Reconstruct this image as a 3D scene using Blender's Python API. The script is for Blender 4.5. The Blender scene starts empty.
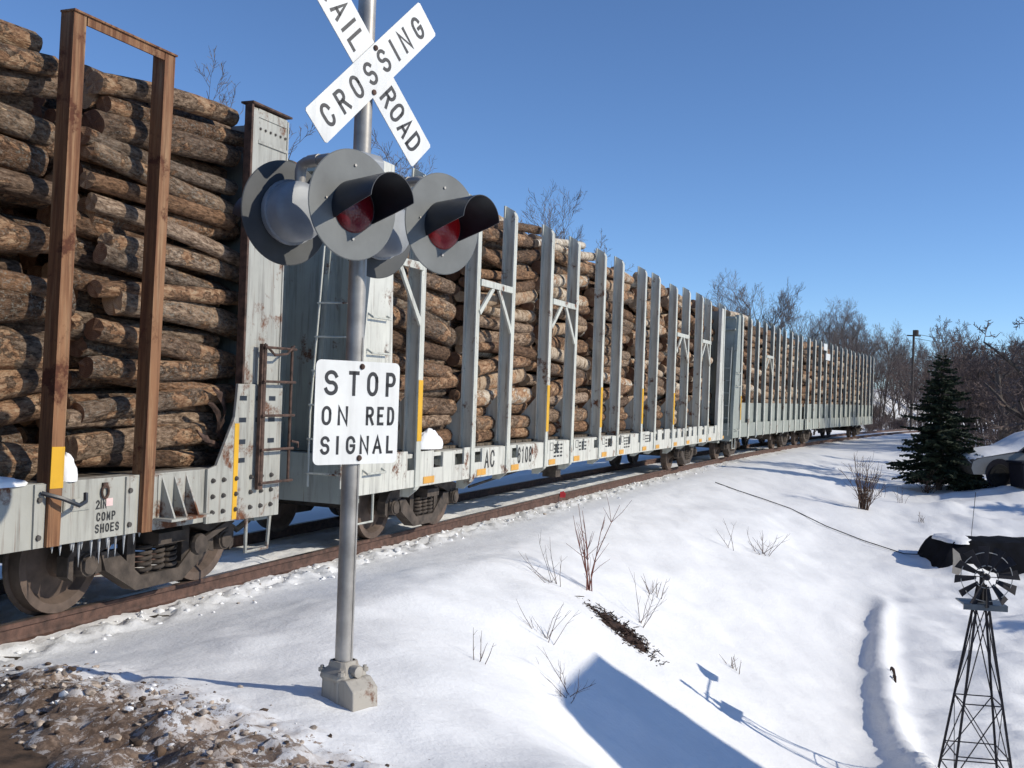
import bpy, bmesh, math, random
import numpy as np
from mathutils import Vector, Matrix

random.seed(7)
RNG = np.random.default_rng(11)
R = math.radians
scene = bpy.context.scene
col = scene.collection

# ------------------------------------------------------------------ camera, sky, sun, exposure
cd = bpy.data.cameras.new('camera')
cam = bpy.data.objects.new('camera', cd)
col.objects.link(cam)
cd.sensor_width = 36.0
cd.lens = 36.0 * 1050 / 1024
cd.clip_start = 0.05
cd.clip_end = 6000
cam.matrix_world = Matrix.Translation((0, 0, 1.95)) @ Matrix.Rotation(R(90.33), 4, 'X') @ Matrix.Rotation(R(2.0), 4, 'Z')
scene.camera = cam

SUN_AZ, SUN_EL = 103.0, 29.0          # compass-style azimuth from +Y towards +X
world = bpy.data.worlds.new('World')
scene.world = world
world.use_nodes = True
wn = world.node_tree.nodes
sky = wn.new('ShaderNodeTexSky')
sky.sky_type = 'NISHITA'
sky.sun_disc = False
sky.sun_elevation = R(SUN_EL)
sky.sun_rotation = R(SUN_AZ)
sky.altitude = 250
sky.air_density = 0.70
sky.dust_density = 0.0
sky.ozone_density = 6.0
world.node_tree.links.new(sky.outputs[0], wn['Background'].inputs[0])
wn['Background'].inputs[1].default_value = 0.145

sd = bpy.data.lights.new('sun', 'SUN')
sd.energy = 3.6
sd.angle = R(0.53)
sd.color = (1.0, 0.925, 0.79)
sun = bpy.data.objects.new('sun', sd)
col.objects.link(sun)
sv = Vector((math.sin(R(SUN_AZ)) * math.cos(R(SUN_EL)), math.cos(R(SUN_AZ)) * math.cos(R(SUN_EL)), math.sin(R(SUN_EL))))
sun.rotation_euler = (-sv).to_track_quat('-Z', 'Y').to_euler()
sun.location = sv * 60

vs = scene.view_settings
vs.view_transform = 'Standard'
vs.look = 'None'
vs.exposure = 0.12
vs.gamma = 1.0
vs.use_curve_mapping = False
scene.cycles.max_bounces = 6
scene.cycles.diffuse_bounces = 4
scene.cycles.glossy_bounces = 3
scene.cycles.use_denoising = True

# ------------------------------------------------------------------ helpers
def tag(o, label=None, cat=None, group=None, kind=None):
    if label: o['label'] = label
    if cat: o['category'] = cat
    if group: o['group'] = group
    if kind: o['kind'] = kind
    return o

def empty(name, loc=(0, 0, 0), rz=0.0, parent=None):
    o = bpy.data.objects.new(name, None)
    o.empty_display_size = 0.2
    col.objects.link(o)
    o.location = loc
    o.rotation_euler = (0, 0, rz)
    if parent: o.parent = parent
    return o

def copy_tree(o, parent=None):
    c = o.copy()
    col.objects.link(c)
    c.parent = parent
    for ch in list(o.children):
        copy_tree(ch, c)
    return c

class MB:
    """collects shapes; build() links them as one mesh object"""
    def __init__(self):
        self.v = []; self.f = []; self.m = []; self.attr = []
    def add(self, verts, faces, mat=0):
        n = len(self.v)
        self.v.extend([tuple(p) for p in verts])
        for f in faces:
            self.f.append(tuple(i + n for i in f)); self.m.append(mat)
        return self
    def box(self, c, s, mat=0, rot=None):
        hx, hy, hz = s[0] / 2, s[1] / 2, s[2] / 2
        vs_ = [Vector((x, y, z)) for x in (-hx, hx) for y in (-hy, hy) for z in (-hz, hz)]
        if rot is not None: vs_ = [rot @ p for p in vs_]
        vs_ = [p + Vector(c) for p in vs_]
        return self.add(vs_, [(0, 1, 3, 2), (4, 6, 7, 5), (0, 4, 5, 1), (2, 3, 7, 6), (0, 2, 6, 4), (1, 5, 7, 3)], mat)
    def bx(self, x0, x1, y0, y1, z0, z1, mat=0):
        return self.box(((x0 + x1) / 2, (y0 + y1) / 2, (z0 + z1) / 2), (x1 - x0, y1 - y0, z1 - z0), mat)
    def bar(self, a, b, w, h, mat=0, up=(0, 0, 1)):
        a = Vector(a); b = Vector(b); d = (b - a); L = d.length; d.normalize()
        upv = Vector(up)
        if abs(d.dot(upv)) > 0.98: upv = Vector((1, 0, 0))
        sd_ = d.cross(upv).normalized(); u2 = sd_.cross(d)
        rot = Matrix((d, sd_, u2)).transposed()
        return self.box((a + b) / 2, (L, w, h), mat, rot)
    def tube(self, pts, rad, sides=8, mat=0, cap=True):
        pts = [Vector(p) for p in pts]
        if not hasattr(rad, '__len__'): rad = [rad] * len(pts)
        n = len(self.v); N = len(pts)
        prev = None
        for i, p in enumerate(pts):
            t = (pts[min(i + 1, N - 1)] - pts[max(i - 1, 0)])
            if t.length < 1e-9: t = Vector((0, 0, 1))
            t.normalize()
            if prev is None:
                ref = Vector((0, 0, 1)) if abs(t.z) < 0.9 else Vector((1, 0, 0))
                a = t.cross(ref).normalized()
            else:
                a = (prev - t * prev.dot(t))
                a = a.normalized() if a.length > 1e-6 else t.orthogonal().normalized()
            prev = a
            b = t.cross(a)
            for k in range(sides):
                an = 2 * math.pi * k / sides
                self.v.append(tuple(p + (a * math.cos(an) + b * math.sin(an)) * rad[i]))
        for i in range(N - 1):
            for k in range(sides):
                k2 = (k + 1) % sides
                self.f.append((n + i * sides + k, n + i * sides + k2, n + (i + 1) * sides + k2, n + (i + 1) * sides + k)); self.m.append(mat)
        if cap:
            self.f.append(tuple(n + k for k in reversed(range(sides)))); self.m.append(mat)
            self.f.append(tuple(n + (N - 1) * sides + k for k in range(sides))); self.m.append(mat)
        return self
    def prism(self, poly, a0, a1, axis='y', mat=0):
        """poly: 2d points; extruded along axis from a0 to a1"""
        def P(p, a):
            return {'y': (p[0], a, p[1]), 'x': (a, p[0], p[1]), 'z': (p[0], p[1], a)}[axis]
        n = len(poly)
        vs_ = [P(p, a0) for p in poly] + [P(p, a1) for p in poly]
        fs = [tuple(range(n)), tuple(reversed(range(n, 2 * n)))]
        for i in range(n):
            j = (i + 1) % n
            fs.append((i, i + n, j + n, j))
        return self.add(vs_, fs, mat)
    def lathe(self, prof, c=(0, 0, 0), axis=(0, 0, 1), sides=24, mat=0, capends=True):
        """prof: list of (radius, height along axis)"""
        ax = Vector(axis).normalized()
        a = ax.orthogonal().normalized(); b = ax.cross(a); c = Vector(c)
        n = len(self.v)
        for r, h in prof:
            for k in range(sides):
                an = 2 * math.pi * k / sides
                self.v.append(tuple(c + ax * h + (a * math.cos(an) + b * math.sin(an)) * r))
        for i in range(len(prof) - 1):
            for k in range(sides):
                k2 = (k + 1) % sides
                self.f.append((n + i * sides + k, n + i * sides + k2, n + (i + 1) * sides + k2, n + (i + 1) * sides + k)); self.m.append(mat)
        if capends:
            self.f.append(tuple(n + k for k in reversed(range(sides)))); self.m.append(mat)
            o = n + (len(prof) - 1) * sides
            self.f.append(tuple(o + k for k in range(sides))); self.m.append(mat)
        return self
    def mesh(self, name, mats, smooth=False, angle=40):
        me = bpy.data.meshes.new(name)
        me.from_pydata(self.v, [], self.f)
        for m in (mats if isinstance(mats, (list, tuple)) else [mats]): me.materials.append(m)
        me.polygons.foreach_set('material_index', self.m)
        bm = bmesh.new(); bm.from_mesh(me)
        bmesh.ops.recalc_face_normals(bm, faces=bm.faces)
        if smooth:
            lim = R(angle)
            for f in bm.faces: f.smooth = True
            for e in bm.edges:
                if len(e.link_faces) == 2 and e.calc_face_angle(0) > lim: e.smooth = False
        bm.to_mesh(me); bm.free()
        me.update()
        return me
    def build(self, name, mats, parent=None, smooth=False, loc=None, angle=40, bevel=0):
        me = self.mesh(name, mats, smooth, angle)
        o = bpy.data.objects.new(name, me)
        col.objects.link(o)
        if parent: o.parent = parent
        if loc is not None: o.location = loc
        if bevel:
            md = o.modifiers.new('bevel', 'BEVEL'); md.width = bevel; md.segments = 2; md.limit_method = 'ANGLE'; md.angle_limit = R(35)
        return o

def obj_from_mesh(name, me, parent=None, loc=(0, 0, 0), rot=(0, 0, 0), scale=(1, 1, 1)):
    o = bpy.data.objects.new(name, me)
    col.objects.link(o)
    o.location = loc; o.rotation_euler = rot; o.scale = scale
    if parent: o.parent = parent
    return o

# lattice noise for geometry -----------------------------------------------------
_perm = RNG.random((256, 256))
def vnoise(x, y):
    xi = np.floor(x).astype(int); yi = np.floor(y).astype(int)
    fx = x - xi; fy = y - yi
    fx = fx * fx * (3 - 2 * fx); fy = fy * fy * (3 - 2 * fy)
    def h(a, b): return _perm[a & 255, b & 255]
    return (h(xi, yi) * (1 - fx) + h(xi + 1, yi) * fx) * (1 - fy) + (h(xi, yi + 1) * (1 - fx) + h(xi + 1, yi + 1) * fx) * fy - 0.5
def fbm(x, y, oct=4, gain=0.5):
    a = 1.0; t = 0
    for i in range(oct):
        t = t + a * vnoise(x + 17.3 * i, y + 9.7 * i); x = x * 2.03; y = y * 2.03; a *= gain
    return t
def sstep(x, a, b):
    t = np.clip((x - a) / (b - a), 0, 1); return t * t * (3 - 2 * t)

# ------------------------------------------------------------------ materials
def newmat(name):
    m = bpy.data.materials.new(name); m.use_nodes = True
    nt = m.node_tree
    return m, nt, nt.nodes['Principled BSDF']
class NB:
    def __init__(self, nt): self.nt = nt
    def n(self, t, **kw):
        nd = self.nt.nodes.new(t)
        for k, v in kw.items():
            if k.startswith('i_'):
                key = k[2:]
                key = int(key) if key.isdigit() else key
                nd.inputs[key].default_value = v
            else: setattr(nd, k, v)
        return nd
    def l(self, a, b): self.nt.links.new(a, b)
    def pos(self, scale=(1, 1, 1)):
        g = self.n('ShaderNodeNewGeometry')
        mp = self.n('ShaderNodeMapping'); mp.inputs['Scale'].default_value = scale
        self.l(g.outputs['Position'], mp.inputs['Vector']); return mp.outputs[0]
    def attr(self, name, scale=(1, 1, 1)):
        g = self.n('ShaderNodeAttribute', attribute_name=name)
        mp = self.n('ShaderNodeMapping'); mp.inputs['Scale'].default_value = scale
        self.l(g.outputs['Vector'], mp.inputs['Vector']); return mp.outputs[0]
    def noise(self, vec, scale, detail=4, rough=0.55):
        t = self.n('ShaderNodeTexNoise'); t.inputs['Scale'].default_value = scale
        t.inputs['Detail'].default_value = detail; t.inputs['Roughness'].default_value = rough
        if vec is not None: self.l(vec, t.inputs['Vector'])
        return t.outputs[0]
    def ramp(self, fac, stops, interp='LINEAR'):
        r = self.n('ShaderNodeValToRGB'); cr = r.color_ramp; cr.interpolation = interp
        while len(cr.elements) < len(stops): cr.elements.new(0.5)
        for e, (p, c) in zip(cr.elements, stops):
            e.position = p; e.color = c if len(c) == 4 else (*c, 1)
        self.l(fac, r.inputs[0]); return r.outputs[0]
    def bw(self, fac, a, b):
        return self.ramp(fac, [(a, (0, 0, 0)), (b, (1, 1, 1))])
    def mix(self, fac, a, b):
        m = self.n('ShaderNodeMix', data_type='RGBA')
        for s, v in ((m.inputs[0], fac), (m.inputs[6], a), (m.inputs[7], b)):
            if hasattr(v, 'is_linked') or hasattr(v, 'node'): self.l(v, s)
            else: s.default_value = v if not isinstance(v, tuple) else (*v, 1) if len(v) == 3 else v
        return m.outputs[2]
    def math(self, op, a, b=0.0):
        m = self.n('ShaderNodeMath', operation=op)
        for s, v in ((m.inputs[0], a), (m.inputs[1], b)):
            if hasattr(v, 'node'): self.l(v, s)
            else: s.default_value = v
        return m.outputs[0]
    def bump(self, h, strength, dist=0.01, normal=None):
        b = self.n('ShaderNodeBump'); b.inputs['Strength'].default_value = strength; b.inputs['Distance'].default_value = dist
        self.l(h, b.inputs['Height'])
        if normal is not None: self.l(normal, b.inputs['Normal'])
        return b.outputs[0]

def plain(name, c, rough=0.6, metal=0.0, var=0.12, scale=9.0, bump=0.15):
    m, nt, p = newmat(name); b = NB(nt)
    v = b.pos()
    n1 = b.noise(v, scale, 5)
    lo = tuple(x * (1 - var * 1.6) for x in c); hi = tuple(min(1, x * (1 + var)) for x in c)
    b.l(b.ramp(n1, [(0.3, lo), (0.7, hi)]), p.inputs['Base Color'])
    p.inputs['Roughness'].default_value = rough; p.inputs['Metallic'].default_value = metal
    if bump: b.l(b.bump(b.noise(v, scale * 6, 4), bump, 0.004), p.inputs['Normal'])
    return m

def painted(name, c, rust=(0.16, 0.06, 0.025), amount=0.5, streak=0.5, dirt=(0.10, 0.085, 0.07), dirtamt=0.4, rough=0.55):
    """weathered paint: rust blotches, vertical run streaks and grime"""
    m, nt, p = newmat(name); b = NB(nt)
    v = b.pos()
    base = b.ramp(b.noise(v, 3.0, 6), [(0.3, tuple(x * 0.86 for x in c)), (0.75, tuple(min(1, x * 1.06) for x in c))])
    st = b.noise(b.pos((9, 9, 0.7)), 1.6, 5, 0.65)
    c1 = b.mix(b.math('MULTIPLY', b.bw(st, 0.50, 0.74), dirtamt), base, dirt)
    blot = b.math('MULTIPLY', b.bw(b.noise(v, 2.2, 9, 0.72), 0.66 - 0.16 * amount, 0.72 - 0.14 * amount), 1.0)
    st2 = b.math('MULTIPLY', b.bw(b.noise(b.pos((14, 14, 0.55)), 1.3, 7, 0.7), 0.66 - 0.12 * streak, 0.78 - 0.1 * streak), 0.75)
    rr = b.math('MAXIMUM', blot, st2)
    rc = b.ramp(b.noise(v, 20, 4), [(0.3, tuple(x * 0.55 for x in rust)), (0.7, rust)])
    c2 = b.mix(rr, c1, rc)
    b.l(c2, p.inputs['Base Color'])
    b.l(b.math('ADD', b.math('MULTIPLY', rr, 0.3), rough), p.inputs['Roughness'])
    h = b.math('ADD', b.math('MULTIPLY', rr, -0.5), b.math('MULTIPLY', b.noise(v, 60, 3), 0.4))
    b.l(b.bump(h, 0.35, 0.004), p.inputs['Normal'])
    return m

def mk_snow(name, dirty=False):
    m, nt, p = newmat(name); b = NB(nt)
    v = b.pos()
    base = b.ramp(b.noise(v, 1.1, 6), [(0.3, (0.83, 0.835, 0.835)), (0.7, (0.90, 0.90, 0.895))])
    cc = base
    if dirty:
        at = b.n('ShaderNodeAttribute', attribute_name='dirt')
        fine = b.noise(v, 13.0, 10, 0.78)
        thr = b.math('ADD', b.math('MULTIPLY', at.outputs['Fac'], 0.60), b.math('MULTIPLY', b.math('SUBTRACT', fine, 0.5), 4.0))
        f = b.math('MULTIPLY', b.bw(thr, 0.38, 0.52), b.bw(at.outputs['Fac'], 0.05, 0.22))
        dcol = b.ramp(b.noise(v, 26, 6, 0.7), [(0.3, (0.025, 0.016, 0.011)), (0.48, (0.12, 0.072, 0.043)), (0.7, (0.36, 0.25, 0.17))])
        st_ = b.math('MULTIPLY', b.bw(b.math('ADD', b.math('MULTIPLY', at.outputs['Fac'], 0.55), b.math('MULTIPLY', b.math('SUBTRACT', b.noise(v, 4.0, 8, 0.7), 0.5), 2.4)), 0.10, 0.75), b.math('MULTIPLY', b.bw(at.outputs['Fac'], 0.03, 0.30), 0.85))
        cc = b.mix(st_, base, (0.40, 0.315, 0.25))
        cc = b.mix(b.math('MULTIPLY', f, 0.92), cc, dcol)
        # scattered bark crumbs and needles blown off the loads
        cr = b.noise(v, 34, 3, 0.6)
        a2 = b.n('ShaderNodeAttribute', attribute_name='litter')
        f2 = b.math('MULTIPLY', b.bw(cr, 0.70, 0.73), a2.outputs['Fac'])
        cc = b.mix(f2, cc, (0.16, 0.10, 0.06))
    b.l(cc, p.inputs['Base Color'])
    p.inputs['Roughness'].default_value = 0.62
    p.inputs['Specular IOR Level'].default_value = 0.3
    p.inputs['Subsurface Weight'].default_value = 0.0
    h = b.math('ADD', b.math('MULTIPLY', b.noise(v, 5, 5, 0.55), 1.0), b.math('MULTIPLY', b.noise(v, 30, 5, 0.6), 0.42))
    if dirty: h = b.math('ADD', h, b.math('MULTIPLY', b.math('MULTIPLY', at.outputs['Fac'], b.noise(v, 19, 8, 0.75)), 2.2))
    n1 = b.bump(h, 0.30, 0.05)
    b.l(n1, p.inputs['Normal'])
    return m

M = {}
M['snow'] = mk_snow('snow', True)
M['snow_clean'] = mk_snow('snow_clean')
M['road'] = plain('road_dirt', (0.105, 0.066, 0.042), 0.9, var=0.5, scale=7, bump=0.9)
M['slush'] = plain('brown_slush', (0.46, 0.38, 0.31), 0.8, var=0.4, scale=30, bump=0.5)
M['rail'] = plain('rail_rust', (0.098, 0.052, 0.038), 0.75, 0.0, var=0.35, scale=12, bump=0.5)
M['railtop'] = plain('rail_head', (0.24, 0.19, 0.16), 0.4, 0.6, var=0.2, scale=10)
M['tie'] = plain('tie_wood', (0.07, 0.05, 0.035), 0.9, var=0.4, scale=15, bump=0.8)
M['carA'] = painted('pale_grey_paint', (0.40, 0.395, 0.35), amount=0.70, streak=0.75, dirtamt=0.62)
M['carB'] = painted('sage_grey_paint', (0.55, 0.555, 0.49), amount=0.46, streak=0.55, dirtamt=0.5)
M['carC'] = painted('sage_green_paint', (0.335, 0.36, 0.32), amount=0.3, streak=0.35, dirtamt=0.35)
M['sillB'] = painted('light_sill_paint', (0.60, 0.595, 0.53), amount=0.48, streak=0.55, dirtamt=0.6)
M['carend'] = painted('grimy_grey_paint', (0.34, 0.36, 0.32), amount=0.40, streak=0.5, dirtamt=0.6)
M['rustpost'] = painted('rusty_post', (0.25, 0.118, 0.050), rust=(0.115, 0.040, 0.020), amount=0.72, streak=1.9, dirtamt=0.6, dirt=(0.42, 0.29, 0.16), rough=0.7)
M['rust'] = plain('rusty_iron', (0.088, 0.050, 0.036), 0.85, var=0.45, scale=14, bump=0.5)
M['yellow'] = painted('yellow_reflective', (0.72, 0.40, 0.02), amount=0.05, streak=0.1, dirtamt=0.25, rough=0.4)
M['orange'] = painted('orange_reflective', (0.70, 0.36, 0.06), amount=0.1, streak=0.2, dirtamt=0.25, rough=0.4)
M['truck'] = plain('truck_grime', (0.072, 0.056, 0.045), 0.85, var=0.4, scale=8, bump=0.6)
M['wheel'] = plain('wheel_steel', (0.12, 0.085, 0.066), 0.7, 0.2, var=0.3, scale=6, bump=0.4)
M['deck'] = plain('deck_wood', (0.11, 0.085, 0.06), 0.9, var=0.5, scale=10, bump=0.8)
M['stencil'] = plain('stencil_black', (0.03, 0.03, 0.03), 0.7, var=0.5, scale=40)
M['decal'] = plain('decal_paper', (0.75, 0.55, 0.52), 0.6)
M['bolt'] = plain('bolt_head', (0.10, 0.09, 0.08), 0.6, 0.3)
M['galv'] = plain('galvanised_steel', (0.40, 0.375, 0.34), 0.45, 0.45, var=0.22, scale=5, bump=0.08)
M['cast'] = painted('cast_base_paint', (0.39, 0.36, 0.31), amount=0.42, streak=0.5, dirtamt=0.5, rough=0.7)
M['signwhite'] = painted('sign_white', (0.80, 0.80, 0.77), amount=-0.2, streak=-0.6, dirt=(0.5, 0.49, 0.46), dirtamt=0.35, rough=0.35)
M['signblack'] = plain('sign_black', (0.022, 0.022, 0.024), 0.45, var=0.2)
M['discface'] = plain('background_disc_grey', (0.150, 0.158, 0.155), 0.6, 0.0, var=0.16, scale=4, bump=0.05)
M['discback'] = plain('shaded_disc_back', (0.065, 0.070, 0.074), 0.6, var=0.2, scale=4, bump=0.05)  # shade thrown by the front discs, put into a darker back colour
M['discblack'] = plain('black_enamel', (0.022, 0.026, 0.034), 0.42, var=0.2, bump=0.05)
M['housing'] = plain('housing_aluminium', (0.30, 0.32, 0.345), 0.55, 0.15, var=0.15, scale=5, bump=0.05)
M['ice'] = plain('ice', (0.42, 0.43, 0.44), 0.15, var=0.2)
M['bush'] = plain('bush_twig', (0.11, 0.065, 0.045), 0.85, var=0.35, scale=20)
M['bushred'] = plain('red_osier_twig', (0.16, 0.05, 0.035), 0.8, var=0.3, scale=20)
M['treebark'] = plain('tree_bark', (0.095, 0.075, 0.062), 0.9, var=0.4, scale=6)
M['treetwig'] = plain('tree_twig', (0.175, 0.145, 0.13), 0.9, var=0.3, scale=2)
M['treetwig2'] = plain('tree_twig_reddish', (0.150, 0.108, 0.094), 0.9, var=0.3, scale=2)
M['birchbark'] = plain('birch_trunk', (0.42, 0.40, 0.36), 0.8, var=0.4, scale=5)
M['needle'] = plain('spruce_needle', (0.030, 0.047, 0.022), 0.8, var=0.6, scale=9, bump=0)
M['iron'] = plain('dark_iron', (0.018, 0.016, 0.020), 0.85, 0.0, var=0.3)
M['greymetal'] = plain('grey_sheet', (0.12, 0.135, 0.145), 0.45, 0.4)
M['tan'] = plain('tan_sheet', (0.42, 0.38, 0.33), 0.6)
M['tarp'] = plain('dark_tarp', (0.004, 0.005, 0.009), 0.85, var=0.4, scale=5, bump=0.5)
M['silver'] = plain('silver_car_paint', (0.15, 0.145, 0.14), 0.35, 0.5, var=0.05, bump=0)
M['glass'] = plain('car_glass', (0.03, 0.04, 0.045), 0.06, var=0.05, bump=0)
M['rubber'] = plain('tyre_rubber', (0.018, 0.018, 0.018), 0.9)
M['darkblue'] = plain('dark_plastic', (0.012, 0.012, 0.018), 0.5)
for k_ in ('rubber', 'darkblue'):
    M[k_].node_tree.nodes['Principled BSDF'].inputs['Specular IOR Level'].default_value = 0.1
M['tarp'].node_tree.nodes['Principled BSDF'].inputs['Specular IOR Level'].default_value = 0.12
M['brick'] = plain('chimney_brick', (0.25, 0.10, 0.07), 0.9, var=0.3)
M['siding'] = plain('house_siding', (0.55, 0.54, 0.50), 0.7)
M['shingle'] = plain('roof_shingle', (0.06, 0.06, 0.065), 0.9, var=0.3)
M['polewood'] = plain('pole_wood', (0.07, 0.055, 0.045), 0.9)
M['debris'] = plain('root_debris', (0.045, 0.024, 0.016), 0.95, var=0.5, scale=30, bump=0.8)
M['redtape'] = plain('red_marker', (0.6, 0.03, 0.04), 0.6)

m, nt, p = newmat('red_lens'); b = NB(nt)
p.inputs['Base Color'].default_value = (0.11, 0.003, 0.008, 1); p.inputs['Roughness'].default_value = 0.28
vr = b.n('ShaderNodeTexVoronoi'); vr.inputs['Scale'].default_value = 70; b.l(b.pos(), vr.inputs['Vector'])
b.l(b.bump(vr.outputs[0], 0.3, 0.004), p.inputs['Normal'])
p.inputs['Coat Weight'].default_value = 0.0
M['lens'] = m
m2 = m.copy(); m2.name = 'red_lens_lit'
p2 = m2.node_tree.nodes['Principled BSDF']
p2.inputs['Emission Color'].default_value = (1.0, 0.02, 0.01, 1); p2.inputs['Emission Strength'].default_value = 0.035
M['lens_lit'] = m2
m, nt, p = newmat('lamp_filament')
p.inputs['Emission Color'].default_value = (1.0, 0.08, 0.02, 1); p.inputs['Emission Strength'].default_value = 1.6; p.inputs['Base Color'].default_value = (0.5, 0.02, 0.02, 1)
M['lamp'] = m

def mk_bark(name, kind):
    m, nt, p = newmat(name); b = NB(nt)
    rn = b.n('ShaderNodeAttribute', attribute_name='rnd').outputs['Fac']
    v1 = b.attr('lc', (0.35, 1, 1)); v = b.attr('lc')
    furrow = b.noise(v1, 34, 8, 0.70)
    blot = b.noise(v, 5, 6, 0.6)
    if kind == 'grey':
        c = b.ramp(furrow, [(0.33, (0.030, 0.020, 0.015)), (0.45, (0.135, 0.096, 0.070)), (0.57, (0.27, 0.205, 0.155)), (0.72, (0.42, 0.35, 0.28))])
        tint = b.ramp(rn, [(0.0, (0.66, 0.58, 0.52)), (0.25, (1.0, 0.88, 0.78)), (0.5, (0.85, 0.84, 0.82)), (0.75, (1.35, 1.22, 1.06)), (1.0, (1.7, 1.64, 1.55))])
    elif kind == 'red':
        c = b.ramp(furrow, [(0.33, (0.030, 0.018, 0.012)), (0.46, (0.122, 0.075, 0.048)), (0.58, (0.225, 0.145, 0.096)), (0.74, (0.35, 0.25, 0.17))])
        tint = b.ramp(rn, [(0.0, (0.70, 0.66, 0.62)), (0.5, (1.1, 1.0, 0.9)), (1.0, (1.6, 1.42, 1.2))])
    else:
        band = b.noise(b.attr('lc', (1.9, 0.9, 0.9)), 8.0, 7, 0.75)
        c = b.ramp(band, [(0.34, (0.045, 0.030, 0.022)), (0.43, (0.33, 0.27, 0.21)), (0.52, (0.60, 0.56, 0.49)), (0.75, (0.70, 0.67, 0.61))])
        tint = b.ramp(rn, [(0.0, (0.62, 0.47, 0.35)), (0.5, (0.85, 0.76, 0.66)), (1.0, (1.05, 1.02, 0.97))])
    mm = b.n('ShaderNodeMix', data_type='RGBA', blend_type='MULTIPLY'); mm.inputs[0].default_value = 1
    b.l(c, mm.inputs[6]); b.l(tint, mm.inputs[7])
    c = mm.outputs[2]
    if kind != 'birch':
        rn2 = b.math('FRACT', b.math('MULTIPLY', rn, 7.31)); lich = b.math('MULTIPLY', b.bw(b.noise(v, 34, 8, 0.8), 0.52, 0.60), b.math('MULTIPLY', rn2, 0.75))
        c = b.mix(lich, c, (0.30, 0.295, 0.255))
        dark = b.math('MULTIPLY', b.bw(b.noise(b.attr('lc', (0.5, 1, 1)), 20, 8, 0.75), 0.54, 0.64), b.math('FRACT', b.math('MULTIPLY', rn, 13.7)))
        c = b.mix(dark, c, (0.035, 0.026, 0.02))
    rn3 = b.math('FRACT', b.math('MULTIPLY', rn, 5.17))
    tear = b.bw(b.math('ADD', b.noise(b.attr('lc', (0.6, 1, 1)), 4.2, 8, 0.74), b.math('MULTIPLY', rn3, 0.10)), 0.585, 0.615)
    tcol = b.ramp(b.noise(b.attr('lc', (0.4, 1, 1)), 24, 6, 0.7), [(0.35, (0.17, 0.085, 0.045)), (0.5, (0.36, 0.21, 0.12)), (0.68, (0.58, 0.42, 0.27))])
    c = b.mix(tear, c, tcol)
    b.l(c, p.inputs['Base Color'])
    p.inputs['Roughness'].default_value = 0.88
    p.inputs['Specular IOR Level'].default_value = 0.2
    h = b.math('SUBTRACT', furrow, b.math('MULTIPLY', tear, 0.5))
    b.l(b.bump(h, 1.0 if kind != 'birch' else 0.6, 0.045), p.inputs['Normal'])
    return m
for k in ('grey', 'red', 'birch'): M['bark_' + k] = mk_bark('bark_' + k, k)
m, nt, p = newmat('cut_end'); b = NB(nt)
v = b.attr('lc', (0.0, 1, 1))
sx = b.n('ShaderNodeSeparateXYZ'); b.l(b.attr('lc0', (1, 1, 1)), sx.inputs[0])
rad = b.math('SQRT', b.math('ADD', b.math('POWER', sx.outputs[1], 2.0), b.math('POWER', sx.outputs[2], 2.0)))
rad = b.math('ADD', rad, b.math('MULTIPLY', b.noise(v, 8, 3), 0.02))
rings = b.math('SINE', b.math('MULTIPLY', rad, 420.0))
nn = b.noise(v, 14, 6, 0.7)
rn = b.n('ShaderNodeAttribute', attribute_name='rnd').outputs['Fac']
tone = b.math('ADD', b.math('MULTIPLY', rings, 0.06), b.math('ADD', b.math('MULTIPLY', nn, 0.6), b.math('MULTIPLY', rn, 0.45)))
cc = b.ramp(tone, [(0.22, (0.115, 0.050, 0.027)), (0.5, (0.29, 0.155, 0.085)), (0.8, (0.57, 0.40, 0.24))])
b.l(cc, p.inputs['Base Color']); p.inputs['Roughness'].default_value = 0.85
b.l(b.bump(b.math('ADD', nn, b.math('MULTIPLY', rings, 0.08)), 0.5, 0.008), p.inputs['Normal'])
M['cut'] = m

# ------------------------------------------------------------------ track alignment and terrain
A0 = np.array([-2.38, 11.8]); HD = R(22.0)
D0 = np.array([math.sin(HD), math.cos(HD)]); N0 = np.array([D0[1], -D0[0]])
U1, RC = 10.0, 380.0
CC = A0 + U1 * D0 + RC * N0
def track_pt(u, s):
    """world xy of the point u metres along the near rail, s metres to its right"""
    if u <= U1:
        q = A0 + u * D0 + s * N0; return float(q[0]), float(q[1])
    a = (u - U1) / RC
    q = CC + (RC - s) * (-N0 * math.cos(a) + D0 * math.sin(a)); return float(q[0]), float(q[1])
def track_heading(u):
    return HD + max(0, (u - U1) / RC)
def track_us(x, y):
    dx = x - A0[0]; dy = y - A0[1]
    u = dx * D0[0] + dy * D0[1]; s = dx * N0[0] + dy * N0[1]
    ex = x - CC[0]; ey = y - CC[1]
    rr = np.sqrt(ex * ex + ey * ey)
    ang = np.arctan2(ex * D0[0] + ey * D0[1], -(ex * N0[0] + ey * N0[1]))
    on = u > U1
    return np.where(on, U1 + RC * ang, u), np.where(on, RC - rr, s)
Q0 = np.array([-2.42, 5.42]); RD = np.array([math.sin(R(130)), math.cos(R(130))]); RN = np.array([-RD[1], RD[0]])   # road edge, its direction, away from road
def road_q(x, y): return (x - Q0[0]) * RN[0] + (y - Q0[1]) * RN[1]

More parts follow.
